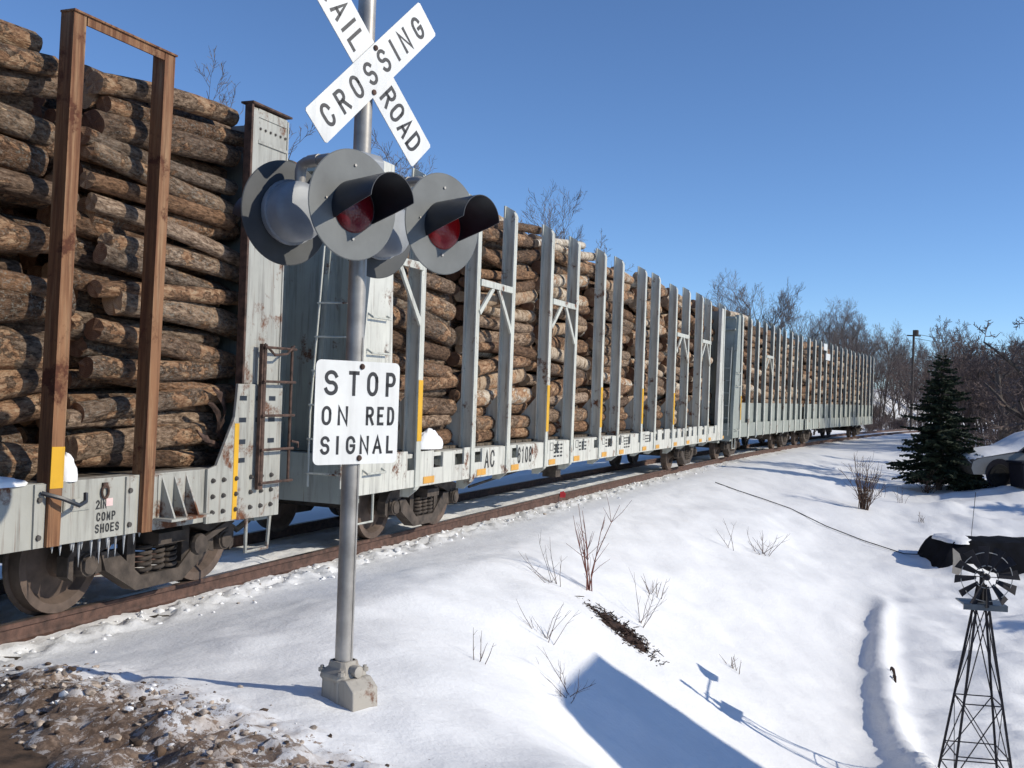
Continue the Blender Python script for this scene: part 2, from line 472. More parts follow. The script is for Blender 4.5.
TRUNK = [(7.0, 19.6), (6.62, 18.3), (6.12, 17.0), (5.62, 15.6), (5.20, 14.3), (4.88, 13.2), (4.66, 12.3), (4.50, 11.5), (4.48, 10.7), (4.62, 9.6)]
def seg_dist(x, y, path):
    best = np.full(np.shape(x), 1e9)
    for (ax, ay), (bx, by) in zip(path[:-1], path[1:]):
        dx, dy = bx - ax, by - ay
        t = np.clip(((x - ax) * dx + (y - ay) * dy) / (dx * dx + dy * dy), 0, 1)
        best = np.minimum(best, np.hypot(x - ax - t * dx, y - ay - t * dy))
    return best
def terrain(x, y, detail=True):
    x = np.asarray(x, float); y = np.asarray(y, float)
    u, s = track_us(x, y); q = road_q(x, y)
    bed = -0.15 + 0.20 * sstep(s, 0.5, 2.2) * (1 - sstep(u, -2, 6))
    yard = -2.0 + 1.45 * sstep(y, 12, 32) + 0.9 * sstep(y, 34, 60) + 2.6 * sstep(y, 70, 130)
    start = 1.0 + 1.2 * (1 - sstep(u, -3, 8)); end = 6.1
    k = np.clip((s - start) / (end - start), 0, 1)
    prof = k * k * (3 - 2 * k) * 0.75 + k * 0.25
    fill = sstep(q, 1.6, 5.0)
    z = bed + (yard - bed) * prof * fill
    # far side: shallow ditch, then a cut bank beyond the train
    z = z - 0.35 * sstep(-s, 2.6, 5.0) + 3.6 * sstep(-s, 4.5, 12) * sstep(u, 62, 80) + 1.0 * sstep(-s, 8, 40)
    # road platform
    rb = sstep(-q, 0.02, 0.35)
    z = z * (1 - rb) + (0.02 - 0.25) * rb
    # plough bank along the road edge
    bank = np.exp(-((q - 0.55) / 0.50) ** 2)
    stop = sstep(s, 0.4, 1.4)
    z = z + 0.06 * bank * stop
    if detail:
        ridge = 0.5 - np.abs(fbm(x * 2.3 + 5, y * 2.3, 4, 0.55)) * 2
        n_bank = 0.75 * fbm(x * 4.2, y * 4.2, 2, 0.6) + 0.8 * np.abs(fbm(x * 8.5, y * 8.5, 3, 0.75)) + 0.18 * ridge
        z = z + 0.115 * n_bank * np.exp(-((q - 0.40) / 0.62) ** 2) * stop
        z = z + 0.15 * fbm(x * 0.62 + 4, y * 0.62, 3) * sstep(s, 0.8, 2.5)
        z = z + 0.028 * fbm(x * 2.2, y * 2.2, 4) * sstep(s, 0.5, 1.5)
        z = z + 0.10 * np.exp(-(((x + 1.05) / 0.75) ** 2 + ((y - 6.30) / 0.55) ** 2))
        z = z + 0.34 * np.exp(-(((x - 15.2) / 2.6) ** 2 + ((y - 30.0) / 1.9) ** 2) ** 2)
        z = z + 0.22 * np.exp(-(((x - 9.2) / 0.45) ** 2 + ((y - 21.3) / 0.8) ** 2))
        # drifts and old tracks in the yard
        yd = sstep(s, 5.4, 7.5) * (1 - sstep(y, 40, 60))
        z = z + yd * (0.13 * fbm(x * 0.55, y * 1.9, 4) + 0.17 * fbm(x * 0.8, y * 0.9 + 3, 5) + 0.05 * np.abs(fbm(x * 3, y * 3, 3)))
        # snow over a fallen trunk at the foot of the bank
        td = seg_dist(x + 0.05 * fbm(x * 1.1, y * 1.1, 3), y, TRUNK)
        z = z + (0.21 + 0.06 * fbm(x * 1.5, y * 1.5, 3)) * np.exp(-(td / 0.18) ** 2) * (1 - sstep(y, 17.2, 19.4))
        # broken crust beside the rail and between the rails
        edge = np.exp(-((s - 0.30) / 0.20) ** 2)
        z = z + edge * (0.10 * np.clip(fbm(x * 7, y * 7, 4, 0.7) + 0.05, -0.3, 1))
        tr = np.exp(-((s + 0.75) / 0.62) ** 4)
        z = z + tr * (0.03 + 0.05 * fbm(x * 4, y * 4, 4, 0.6))
        z = np.where((s > -0.09) & (s < 0.09), np.minimum(z, -0.12), z)
        z = np.where((s > -1.59) & (s < -1.41), np.minimum(z, -0.12), z)
        z = z + 0.3 * fbm(x * 0.06, y * 0.06, 3) * sstep(np.abs(s), 12, 40)
        z = z + 1.2 * fbm(x * 0.15 + 7, y * 0.15, 3) * sstep(-s, 5, 10) * sstep(u, 64, 80)
    return z
def tz(x, y): return float(terrain(np.array([x]), np.array([y]))[0])

def axis(segs):
    out = [segs[0][0]]
    for a, b_, st in segs:
        n = max(1, int(round((b_ - a) / st))); out.extend(list(np.linspace(a, b_, n + 1)[1:]))
    return np.array(out)
gx = axis([(-900, -300, 120), (-300, -60, 24), (-60, -12, 3), (-12, -5, 0.25), (-5, 4, 0.05), (4, 12, 0.09), (12, 26, 0.25), (26, 60, 1.2), (60, 160, 6), (160, 900, 120)])
gy = axis([(-300, -40, 60), (-40, 0, 6), (0, 3.5, 0.3), (3.5, 14, 0.05), (14, 24, 0.10), (24, 40, 0.22), (40, 90, 0.8), (90, 170, 4), (170, 1200, 110)])
GX, GY = np.meshgrid(gx, gy)
GZ = terrain(GX, GY)
u_, s_ = track_us(GX, GY); q_ = road_q(GX, GY)
dirt = np.exp(-np.clip((q_ - 0.25) / 0.55, 0, None) ** 2) * np.where(q_ < 0.30, 1, 1) * (1 - 0.25 * sstep(s_, 4.5, 7))
dirt = np.clip(dirt * sstep(s_, 0.2, 0.9), 0, 1)
litter = np.clip(0.35 * np.exp(-((s_ - 0.3) / 1.2) ** 2) + 0.9 * np.exp(-((q_ - 0.9) / 0.9) ** 2) + 0.5 * sstep(s_, 4.8, 5.6) * (1 - sstep(s_, 6.2, 7.5)) * 0.3, 0, 1)
nx, ny = len(gx), len(gy)
verts = np.stack([GX.ravel(), GY.ravel(), GZ.ravel()], 1)
idx = np.arange(nx * ny).reshape(ny, nx)
quads = np.stack([idx[:-1, :-1].ravel(), idx[:-1, 1:].ravel(), idx[1:, 1:].ravel(), idx[1:, :-1].ravel()], 1)
me = bpy.data.meshes.new('snow_ground')
me.vertices.add(len(verts)); me.vertices.foreach_set('co', verts.ravel())
me.loops.add(quads.size); me.loops.foreach_set('vertex_index', quads.ravel())
me.polygons.add(len(quads)); me.polygons.foreach_set('loop_start', np.arange(0, quads.size, 4)); me.polygons.foreach_set('loop_total', np.full(len(quads), 4))
me.update(calc_edges=True); me.validate()
me.polygons.foreach_set('use_smooth', np.ones(len(quads), bool))
for nm, arr in (('dirt', dirt), ('litter', litter)):
    a = me.attributes.new(nm, 'FLOAT', 'POINT'); a.data.foreach_set('value', arr.ravel())
me.materials.append(M['snow'])
ground = bpy.data.objects.new('ground', me); col.objects.link(ground); tag(ground, 'snow covered ground sloping from the track into the yard', kind='structure')

# road sheet
rv = []; rf = []
al = np.linspace(-16, 30, 93); ac = np.linspace(-7.0, 0.28, 57)
for a in al:
    for c in ac:
        x = Q0[0] + RD[0] * a + RN[0] * c; y = Q0[1] + RD[1] * a + RN[1] * c
        u, s = track_us(np.array([x]), np.array([y])); s = float(s[0])
        z = -0.03 + 0.10 * float(sstep(np.array(s), 0.3, 3.0)) + 0.05 * float(fbm(np.array(x * 3), np.array(y * 3), 4)) * (1 if s > 0.4 else 0.2)
        rv.append((x, y, z))
for i in range(len(al) - 1):
    for j in range(len(ac) - 1):
        k = i * len(ac) + j; rf.append((k, k + 1, k + len(ac) + 1, k + len(ac)))
mb = MB(); mb.add(rv, rf); o = mb.build('road', M['road'], smooth=True, angle=80); tag(o, 'brown dirt road beside the dirty plough bank', kind='structure')

# loose clods of dirty snow on the plough bank, crumbs of snow along the near rail
def clods(name, spots, mats, label, seed):
    rg = np.random.default_rng(seed); base_v = np.array([(1, 0, 0), (-1, 0, 0), (0, 1, 0), (0, -1, 0), (0, 0, 1), (0, 0, -1), (.6, .6, .6), (-.6, .6, .6), (.6, -.6, .6), (-.6, -.6, .6), (.6, .6, -.6), (-.6, .6, -.6), (.6, -.6, -.6), (-.6, -.6, -.6)], float)
    tri = []
    for ax_, cs_ in ((0, (6, 8, 12, 10)), (1, (7, 11, 13, 9)), (2, (6, 10, 11, 7)), (3, (8, 9, 13, 12)), (4, (6, 7, 9, 8)), (5, (10, 12, 13, 11))):
        for k in range(4): tri.append((ax_, cs_[k], cs_[(k + 1) % 4]))
    mb = MB()
    for (x, y, r, mi) in spots:
        v = base_v * rg.uniform(0.7, 1.25, (14, 1)) * np.array([r, r * rg.uniform(.7, 1.2), r * rg.uniform(.45, .8)])
        a = rg.uniform(0, 6.28); c, s_ = math.cos(a), math.sin(a)
        z = tz(x, y) + r * 0.15
        mb.add([(x + p_[0] * c - p_[1] * s_, y + p_[0] * s_ + p_[1] * c, z + p_[2]) for p_ in v], tri, int(mi))
    o = mb.build(name, mats, smooth=True, angle=50); tag(o, label, kind='stuff')
rg = np.random.default_rng(21); sp = []
while len(sp) < 800:
    a = rg.uniform(-3.5, 5.0); q = rg.normal(0.42, 0.34); x = Q0[0] + RD[0] * a + RN[0] * q; y = Q0[1] + RD[1] * a + RN[1] * q
    u, s = track_us(np.array([x]), np.array([y]))
    if s[0] < 0.5 or q < -0.15 or q > 1.25: continue
    sp.append((x, y, abs(rg.normal(0, 0.012)) + 0.005, rg.choice(3, p=(.25, .60, .15))))
clods('dirty_snow_clods', sp, [M['road'], M['slush'], M['snow_clean']], 'loose clods of dirty snow on the bank beside the road', 5)
sp = []
for i in range(620):
    u = rg.uniform(-4.5, 24); s = abs(rg.normal(0.0, 0.22)) + 0.10; x, y = track_pt(u, s)
    if road_q(x, y) < 0.1: continue
    sp.append((x, y, abs(rg.normal(0, 0.016)) + 0.007, 0 if rg.random() < .96 else 1))
clods('snow_crumbs', sp, [M['snow_clean'], M['slush']], 'crumbs of broken snow along the near rail', 6)

# track: two rails on ties
track = empty('railway_track'); tag(track, 'rusty single railway track in snow', kind='structure')
prof = [(-0.07, -0.172), (0.07, -0.172), (0.07, -0.16), (0.018, -0.142), (0.009, -0.12), (0.009, -0.05), (0.036, -0.038), (0.036, -0.006), (0.028, 0.0), (-0.028, 0.0), (-0.036, -0.006), (-0.036, -0.038), (-0.009, -0.05), (-0.009, -0.12), (-0.018, -0.142), (-0.07, -0.16)]
for off in (0.0, -1.505):
    mb = MB(); us = [-30 + 2 * i for i in range(0, 75)]; n = len(prof)
    for u in us:
        for (ps, pz) in prof:
            x, y = track_pt(u, off + ps); mb.v.append((x, y, pz))
    for i in range(len(us) - 1):
        for k in range(n):
            k2 = (k + 1) % n
            mb.f.append((i * n + k, i * n + k2, (i + 1) * n + k2, (i + 1) * n + k)); mb.m.append(1 if k == 8 else 0)
    mb.build('rail', [M['rail'], M['railtop']], track)
tm = MB().bx(-0.11, 0.11, -1.3, 1.3, -0.34, -0.173).mesh('tie', M['tie'])
for i in range(120):
    u = -25 + 0.55 * i
    x, y = track_pt(u, -0.7525)
    obj_from_mesh('tie', tm, track, (x, y, 0.0), (0, 0, math.pi / 2 - track_heading(u) + random.uniform(-.02, .02)))

# ------------------------------------------------------------------ rail car builders (car local: +x away from camera, -y towards camera side, z up from rail head)
def make_truck_meshes():
    T = {}
    w = MB()
    w.lathe([(0.06, -0.09), (0.12, -0.09), (0.13, -0.03), (0.30, 0.015), (0.345, -0.045), (0.418, -0.05), (0.424, 0.06), (0.452, 0.068), (0.452, 0.092), (0.40, 0.095), (0.345, 0.06), (0.30, 0.04), (0.13, 0.06), (0.12, 0.09), (0.06, 0.09)], (0, 0, 0), (0, 1, 0), 36)
    T['wheel'] = w.mesh('wheel', M['wheel'], True, 30)
    T['axle'] = MB().tube([(0, -1.1, 0), (0, 1.1, 0)], 0.075, 12).mesh('axle', M['truck'], True)
    s = MB(); t0, t1 = -0.06, 0.06
    s.prism([(-1.06, 0.50), (-0.98, 0.60), (-0.42, 0.74), (0.42, 0.74), (0.98, 0.60), (1.06, 0.50), (0.72, 0.50), (0.36, 0.62), (-0.36, 0.62), (-0.72, 0.50)], t0, t1)
    s.prism([(-0.72, 0.50), (-0.56, 0.50), (-0.24, 0.24), (0.24, 0.24), (0.56, 0.50), (0.72, 0.50), (0.66, 0.34), (0.30, 0.12), (-0.30, 0.12), (-0.66, 0.34)], t0 - 0.012, t1 + 0.012)
    for sg in (-1, 1):
        s.prism([(sg * 0.30, 0.235), (sg * 0.40, 0.33), (sg * 0.40, 0.63), (sg * 0.30, 0.63)], t0 + 0.006, t1 - 0.006)
        s.prism([(sg * 1.06, 0.50), (sg * 1.06, 0.34), (sg * 1.00, 0.30), (sg * 0.99, 0.50)], t0 + 0.004, t1 - 0.004)
        s.prism([(sg * 0.74, 0.50), (sg * 0.76, 0.32), (sg * 0.69, 0.34), (sg * 0.70, 0.50)], t0 + 0.004, t1 - 0.004)
        s.bx(sg * 0.875 - 0.10, sg * 0.875 + 0.10, -0.075, 0.075, 0.43, 0.52)
        s.lathe([(0.095, -0.10), (0.105, -0.02), (0.10, 0.10)], (sg * 0.875, 0, 0.42), (0, 1, 0), 14)
        s.lathe([(0.03, -0.125), (0.075, -0.12), (0.08, -0.10)], (sg * 0.875, 0, 0.42), (0, 1, 0), 12)
    T['side_frame'] = s.mesh('side_frame', M['truck'])
    sp = MB(); pts = [(0.062 * math.cos(a), 0.062 * math.sin(a), 0.25 + 0.24 * a / (2 * math.pi * 5)) for a in np.linspace(0, 2 * math.pi * 5, 60)]
    sp.tube(pts, 0.019, 6)
    T['spring'] = sp.mesh('spring', M['truck'], True)
    bo = MB(); bo.prism([(-1.18, 0.50), (1.18, 0.50), (1.18, 0.60), (0.5, 0.68), (-0.5, 0.68), (-1.18, 0.60)], -0.17, 0.17, 'x')
    T['bolster'] = bo.mesh('bolster', M['truck'])
    br = MB()
    for sg in (-1, 1):
        for sx_ in (-1, 1):
            br.prism([(sx_ * 0.40, 0.30), (sx_ * 0.46, 0.30), (sx_ * 0.445, 0.56), (sx_ * 0.40, 0.60)], sg * 0.76 - 0.05, sg * 0.76 + 0.05)
        br.bar((-0.42, sg * 0.5, 0.36), (0.42, sg * 0.5, 0.36), 0.04, 0.04)
    for sx_ in (-1, 1): br.bar((sx_ * 0.42, -0.72, 0.40), (sx_ * 0.42, 0.72, 0.40), 0.06, 0.09)
    T['brake_beam'] = br.mesh('brake_beam', M['truck'])
    return T
TM = make_truck_meshes()
def add_truck(car, x):
    t = obj_from_mesh('truck', TM['bolster'], car, (x, 0, 0))
    for sx_ in (-1, 1):
        obj_from_mesh('axle', TM['axle'], t, (sx_ * 0.875, 0, 0.42))
        obj_from_mesh('wheel', TM['wheel'], t, (sx_ * 0.875, -0.735, 0.42))
        obj_from_mesh('wheel', TM['wheel'], t, (sx_ * 0.875, 0.735, 0.42), (0, 0, math.pi))
    obj_from_mesh('brake_beam', TM['brake_beam'], t)
    for sy in (-1, 1):
        obj_from_mesh('side_frame', TM['side_frame'], t, (0, sy * 0.99, 0), (0, 0, 0 if sy < 0 else math.pi))
        for k in (-0.16, 0, 0.16): obj_from_mesh('spring', TM['spring'], t, (k, sy * 0.99 - sy * -0.02, 0))
    return t

def coupler_mesh():
    c = MB(); c.bx(-0.9, 0, -0.07, 0.07, 0.78, 0.94)
    c.prism([(-1.22, 0.10), (-1.20, -0.02), (-1.12, -0.08), (-1.08, -0.17), (-0.96, -0.17), (-0.88, -0.07), (-0.88, 0.10), (-1.0, 0.16)], 0.72, 1.0, 'z')
    return c.mesh('coupler', M['rust'])
CPL = coupler_mesh()

def letter_strokes():
    """uniform-stroke road-sign capitals as centre lines in a unit box"""
    def arc(cx, cy, rx, ry, a0, a1, n=10):
        return [(cx + rx * math.cos(R(a0 + (a1 - a0) * i / n)), cy + ry * math.sin(R(a0 + (a1 - a0) * i / n))) for i in range(n + 1)]
    G = {}
    O = arc(.5, .66, .5, .34, 0, 180) + arc(.5, .34, .5, .34, 180, 360)
    G['O'] = [O + [O[0], O[1]]]
    G['0'] = G['O']
    G['C'] = [arc(.5, .66, .5, .34, 12, 180) + arc(.5, .34, .5, .34, 180, 348)]
    G['G'] = [arc(.5, .66, .5, .34, 14, 180) + arc(.5, .34, .5, .34, 180, 360) + [(1, .46), (.55, .46)]]
    G['S'] = [arc(.5, .75, .48, .25, 18, 90, 4) + arc(.5, .75, .48, .25, 90, 255, 9) + arc(.5, .26, .5, .26, 75, -90, 9) + arc(.5, .26, .5, .26, -90, -162, 5)]
    G['T'] = [[(0, 1), (1, 1)], [(.5, 1), (.5, 0)]]
    G['P'] = [[(0, 0), (0, 1), (.55, 1)] + arc(.55, .735, .45, .265, 90, -90) + [(0, .47)]]
    G['R'] = [[(0, 0), (0, 1), (.55, 1)] + arc(.55, .75, .42, .25, 90, -90) + [(0, .5)], [(.5, .5), (1, 0)]]
    G['E'] = [[(1, 1), (0, 1), (0, 0), (1, 0)], [(0, .52), (.8, .52)]]
    G['D'] = [[(0, 0), (0, 1), (.45, 1)] + arc(.45, .62, .55, .38, 90, 0, 6) + arc(.45, .38, .55, .38, 0, -90, 6) + [(0, 0), (0, .1)]]
    G['N'] = [[(0, 0), (0, 1), (1, 0), (1, 1)]]
    G['I'] = [[(.5, 0), (.5, 1)]]
    G['A'] = [[(0, 0), (.5, 1), (1, 0)], [(.2, .32), (.8, .32)]]
    G['L'] = [[(0, 1), (0, 0), (1, 0)]]
    G['M'] = [[(0, 0), (0, 1), (.5, .25), (1, 1), (1, 0)]]
    G['H'] = [[(0, 0), (0, 1)], [(1, 0), (1, 1)], [(0, .5), (1, .5)]]
    G['2'] = [arc(.5, .72, .48, .28, 165, -20, 9) + [(0, 0), (1, 0)]]
    G['6'] = [arc(.5, .66, .5, .34, 20, 180, 8) + arc(.5, .3, .5, .3, 180, 540, 16)]
    G['1'] = [[(.2, .82), (.55, 1), (.55, 0)]]
    G['8'] = [arc(.5, .75, .42, .25, -90, 270, 14), arc(.5, .26, .5, .26, 90, 450, 14)]
    G['W'] = [[(0, 1), (.25, 0), (.5, .8), (.75, 0), (1, 1)]]
    G['K'] = [[(0, 0), (0, 1)], [(1, 1), (0, .4)], [(.3, .55), (1, 0)]]
    return G
GLY = letter_strokes()
def add_letter(mb, ch, x0, z0, w, h, t, place):
    """ribbon letter in plane coords (x right, z up), mapped by place(x,z)->world"""
    for pl in GLY[ch]:
        pts = [Vector((x0 + t / 2 + p_[0] * (w - t), z0 + t / 2 + p_[1] * (h - t))) for p_ in pl]
        pts = [q for i_, q in enumerate(pts) if i_ == 0 or (q - pts[i_ - 1]).length > 1e-5]
        L = []; Rr = []
        n = len(pts)
        closed = (pts[0] - pts[-1]).length < 1e-6
        for i in range(n):
            d1 = (pts[i] - pts[i - 1]).normalized() if i > 0 else None
            d2 = (pts[i + 1] - pts[i]).normalized() if i < n - 1 else None
            if d1 is None: d1 = d2
            if d2 is None: d2 = d1
            dd = (d1 + d2)
            dd = dd.normalized() if dd.length > 1e-6 else d1
            nn_ = Vector((-dd.y, dd.x)); k = 1 / max(0.45, nn_.dot(Vector((-d1.y, d1.x))))
            q = pts[i]
            if i == 0 and not closed: q = q - d2 * t / 2
            if i == n - 1 and not closed: q = q + d1 * t / 2
            L.append(q + nn_ * t / 2 * k); Rr.append(q - nn_ * t / 2 * k)
        vs_ = [place(p_.x, p_.y) for p_ in L + Rr]
        mb.add(vs_, [(i, i + 1, n + i + 1, n + i) for i in range(n - 1)])

def build_letters(items, t, place, mat, parent):
    for (ch, x, z, w, h) in items:
        lm = MB(); add_letter(lm, ch, x, z, w, h, t, place); lm.build('letter', mat, parent)
def word_items(word, x0, z0, h, adv=0.8, wf=0.55):
    out = []; x = x0
    for ch in word:
        w = h * (0.12 if ch == 'I' else wf); out.append((ch, x, z0, w, h)); x += w + h * (adv - wf)
    return out
def add_word(mb, word, x0, z0, h, t, place, adv=0.8, wf=0.55):
    x = x0
    for ch in word:
        if ch == ' ': x += h * 0.5; continue
        w = h * (0.12 if ch == 'I' else wf)
        add_letter(mb, ch, x, z0, w, h, t, place); x += w + h * (adv - wf)
    return x

# stakes ---------------------------------------------------------------
def grey_stake_mesh(dp, pm_='carB'):
    s = MB()                     # I section: outer flange, web, inner flange; chamfered foot
    yi = -1.475 + dp
    fw = 0.06 if pm_ == 'carB' else 0.085
    s.prism([(-1.50, 0.74), (-1.50, 4.50), (-1.475, 4.56), (-1.475, 0.70)], -fw, fw, 'x', 1)
    s.prism([(-1.475, 0.70), (-1.475, 4.58), (yi, 4.66), (yi, 1.17)], -0.012, 0.012, 'x')
    s.prism([(yi, 1.17), (yi, 4.66), (yi + 0.02, 4.66), (yi + 0.02, 1.17)], -0.055, 0.055, 'x')
    for z in (1.9, 3.1, 4.1): s.bx(-0.016, 0.016, -1.44, -1.40, z, z + 0.04)
    return s.mesh('stake', [M[pm_], M['carB']])  # slim stakes: sunlit brightness of the outer flange put into its lighter paint
def gusset_mesh():
    g = MB()
    g.prism([(-1.45, 1.17), (-1.45, 1.86), (-1.30, 1.86), (-0.86, 1.34), (-0.86, 1.17)], -0.008, 0.008, 'x')
    g.prism([(-1.475, 0.69), (-1.475, 1.17), (-1.25, 1.17), (-1.25, 0.60), (-1.36, 0.60)], 0.016, 0.032, 'x')
    return g.mesh('gusset', M['carB'])
STK, STK_SLIM, GUS = grey_stake_mesh(0.145), grey_stake_mesh(0.075, 'carC'), gusset_mesh()
REFL = MB().bx(-0.15, 0.15, -1.487, -1.481, 0.745, 0.83).mesh('reflector', M['orange'])
STRIPE = MB().bx(-0.057, 0.057, -1.506, -1.5, 1.30, 2.05).mesh('yellow_stripe', M['yellow'])

def make_grey_car(name, length, stakes, truck_off, braced=(), stripes=(), stake=None, plain_side=False, ends=(True, True)):
    """stakes: x positions measured from the near end"""
    x0 = -length / 2
    car = empty(name)
    dk = MB(); n = int(length / 0.30)
    dk.bx(x0 + 0.1, -x0 - 0.1, -1.25, 1.25, 1.0, 1.13)
    dk.build('deck_frame', M['carend'], car)
    pm = MB().bx(-0.135, 0.135, -1.27, 1.27, 1.131, 1.168).mesh('deck_plank', M['deck'])
    for i in range(n):
        obj_from_mesh('deck_plank', pm, car, (x0 + 0.2 + (length - 0.4) * (i + 0.5) / n, 0, random.uniform(-.004, .004)))
    cs = MB(); cs.bx(x0 + 0.3, -x0 - 0.3, -0.2, 0.2, 0.70, 1.0); cs.build('centre_sill', M['carend'], car)
    for sy in (-1, 1):
        rz = 0 if sy < 0 else math.pi
        sl = MB()
        # sill skirt with a notched top edge: pockets between stake feet
        if plain_side:
            sl.bx(x0 + 0.02, -x0 - 0.02, -1.470, -1.44, 0.72, 1.165)
            sl.bx(x0 + 0.05, -x0 - 0.05, -1.40, -1.38, 1.125, 1.80)
        else: sl.bx(x0 + 0.02, -x0 - 0.02, -1.478, -1.45, 0.72, 0.93)
        pocket = random.Random(5)
        x = 0.05
        while x < length - 0.35 and not plain_side:
            w = pocket.uniform(0.28, 0.62)
            if x + w > length - 0.1: break
            if 3.2 < x < 5.8: w = 1.10
            sl.bx(x0 + x, x0 + x + w, -1.479, -1.451, 0.9295, pocket.choice((1.12, 1.15, 1.165)))
            x += w + pocket.uniform(0.14, 0.30)
        sl.bx(x0 + 0.02, -x0 - 0.02, -1.45, -1.27, 1.075, 1.125)
        sl.bx(x0 + 0.02, -x0 - 0.02, -1.40, -1.27, 0.71, 0.725)
        obj_from_mesh('side_sill', sl.mesh('side_sill', M['carC' if plain_side else 'sillB']), car, rot=(0, 0, rz))
        for i, sx_ in enumerate(stakes):
            px = (x0 + sx_) * (1 if sy < 0 else -1)
            st = obj_from_mesh('stake', stake or STK, car, (x0 + sx_, 0, random.uniform(-.05, .03)), (random.uniform(-.004, .004), random.uniform(-.006, .006), rz))
            if not plain_side:
                obj_from_mesh('gusset', GUS, st)
                obj_from_mesh('reflector', REFL, car, (x0 + sx_ + 0.33, 0, 0), (0, 0, rz))
            if i in stripes: obj_from_mesh('yellow_stripe', STRIPE, st)
        for (i, j) in braced:
            a, b_ = x0 + stakes[i], x0 + stakes[j]
            k = MB(); zb = 3.42
            s1 = -1.50 if sy < 0 else 1.50
            k.bar((a + 0.05, s1, zb), (b_ - 0.05, s1, zb), 0.04, 0.09)
            dx = (b_ - a) * 0.40
            k.bar((a + 0.05, s1 * 0.998, zb - 0.42), (a + dx, s1 * 0.998, zb - 0.04), 0.03, 0.07)
            k.bar((b_ - 0.05, s1 * 0.998, zb - 0.62), (b_ - dx * 1.1, s1 * 0.998, zb - 0.04), 0.03, 0.07)
            k.build('stake_brace', M['carB'], car)
    # end bulkheads
    for sx_ in (-1, 1):
        if not ends[0 if sx_ < 0 else 1]:
            obj_from_mesh('coupler', CPL, car, (sx_ * (length / 2 + 0.02) + (0.75 * -sx_), 0, 0), (0, 0, 0 if sx_ < 0 else math.pi))
            continue
        e = MB(); xe = x0 + 0.30
        e.bx(xe, xe + 0.05, -1.42, 1.42, 1.17, 4.42)
        e.bx(x0 + 0.02, x0 + 0.28, -1.40, 1.40, 0.62, 1.165)
        for yy in (-0.95, -0.32, 0.32, 0.95):
            e.prism([(xe - 0.28, 1.18), (xe, 1.18), (xe, 4.38), (xe - 0.08, 4.38)], yy - 0.03, yy + 0.03)
        for zz in (4.02, 4.38): e.bx(xe - 0.10, xe, -1.42, 1.42, zz, zz + 0.06)
        bh = obj_from_mesh('end_bulkhead', e.mesh('end_bulkhead', M['carend']), car, rot=(0, 0, 0 if sx_ < 0 else math.pi))
        for sy in (-1, 1):
            f = MB()
            f.prism([(x0, 0.72), (x0, 1.50), (x0 + 0.36, 4.50), (x0 + 0.66, 4.50), (x0 + 0.80, 1.50), (x0 + 0.80, 1.17), (x0 + 0.80, 0.72)], sy * 1.40, sy * 1.49)
            f.build('corner_panel', M['carC' if plain_side else 'sillB'], bh)
        ld = MB()
        for r_ in (0, 1):
            ld.tube([(x0 - 0.07, -1.36 + 0.42 * r_, 0.80), (x0 - 0.07, -1.36 + 0.42 * r_, 1.6), (x0 + 0.10, -1.36 + 0.42 * r_, 3.5)], 0.014, 6)
        for zz in (0.95, 1.33, 1.71, 2.09, 2.47, 2.85): ld.tube([(x0 - 0.08 + max(0, zz - 1.6) * 0.09, -1.38, zz), (x0 - 0.08 + max(0, zz - 1.6) * 0.09, -0.92, zz)], 0.012, 6)
        ld.build('ladder', M['carB'], bh, smooth=True)
        gr = MB()
        for zz in (1.0, 2.35, 2.75):
            gr.tube([(x0 + 0.18, -1.49, zz), (x0 + 0.18, -1.55, zz - 0.04), (x0 + 0.60, -1.55, zz - 0.04), (x0 + 0.60, -1.49, zz)], 0.013, 6)
        gr.tube([(x0 + 0.10, -1.46, 0.74), (x0 + 0.10, -1.46, 0.40), (x0 + 0.48, -1.46, 0.40), (x0 + 0.48, -1.46, 0.74)], 0.016, 6)
        gr.build('grab_iron', M['carB'], bh, smooth=True)
        obj_from_mesh('coupler', CPL, car, (sx_ * (length / 2 + 0.02) + (0.5 * -sx_), 0, 0), (0, 0, 0 if sx_ < 0 else math.pi))
        h = MB(); hs = [(x0 - 0.02, -0.35, 0.80), (x0 - 0.18, -0.38, 0.66), (x0 - 0.42, -0.42, 0.42), (x0 - 0.62, -0.42, 0.34), (x0 - 0.74, -0.42, 0.40)]
        h.tube(hs, 0.032, 8); h.build('brake_hose', M['rubber'], bh, smooth=True)
    add_truck(car, x0 + truck_off); add_truck(car, -x0 - truck_off)
    # brake rigging below the frame
    rg = MB(); rg.bar((x0 + 4.0, -0.95, 0.62), (x0 + 7.0, -0.8, 0.66), 0.04, 0.04); rg.bar((x0 + 4.1, -1.0, 0.5), (x0 + 9.5, -0.6, 0.72), 0.03, 0.03)
    rg.bx(x0 + 7.3, x0 + 7.55, -1.2, -0.95, 0.45, 0.72); rg.lathe([(0.1, -0.35), (0.17, -0.3), (0.17, 0.3), (0.1, 0.35)], (x0 + 8.6, -0.55, 0.6), (1, 0, 0), 14)
    rg.build('brake_rigging', M['truck'], car)
    return car

st2 = [1.50, 3.12, 4.36, 5.98, 7.24, 8.86, 10.02, 11.76, 12.88, 14.58, 15.94, 17.40, 18.58, 20.42]
L2 = 20.7
def place_car(car, u_near, length, cant=0.0):
    a = Vector(track_pt(u_near, -0.7525)); b_ = Vector(track_pt(u_near + length, -0.7525))
    c = (a + b_) / 2; d = b_ - a
    car.location = (c.x, c.y, 0); car.rotation_euler = (0, 0, math.atan2(d.y, d.x))
car2 = make_grey_car('log_car', L2, st2, 2.58, braced=((1, 2), (3, 4), (9, 10), (11, 12)), stripes=(0, 3, 5, 7, 9))
tag(car2, 'sage grey log car with tall stakes, right behind the crossing signal', 'rail car', 'log cars of the freight train')
place_car(car2, 0.0, L2)
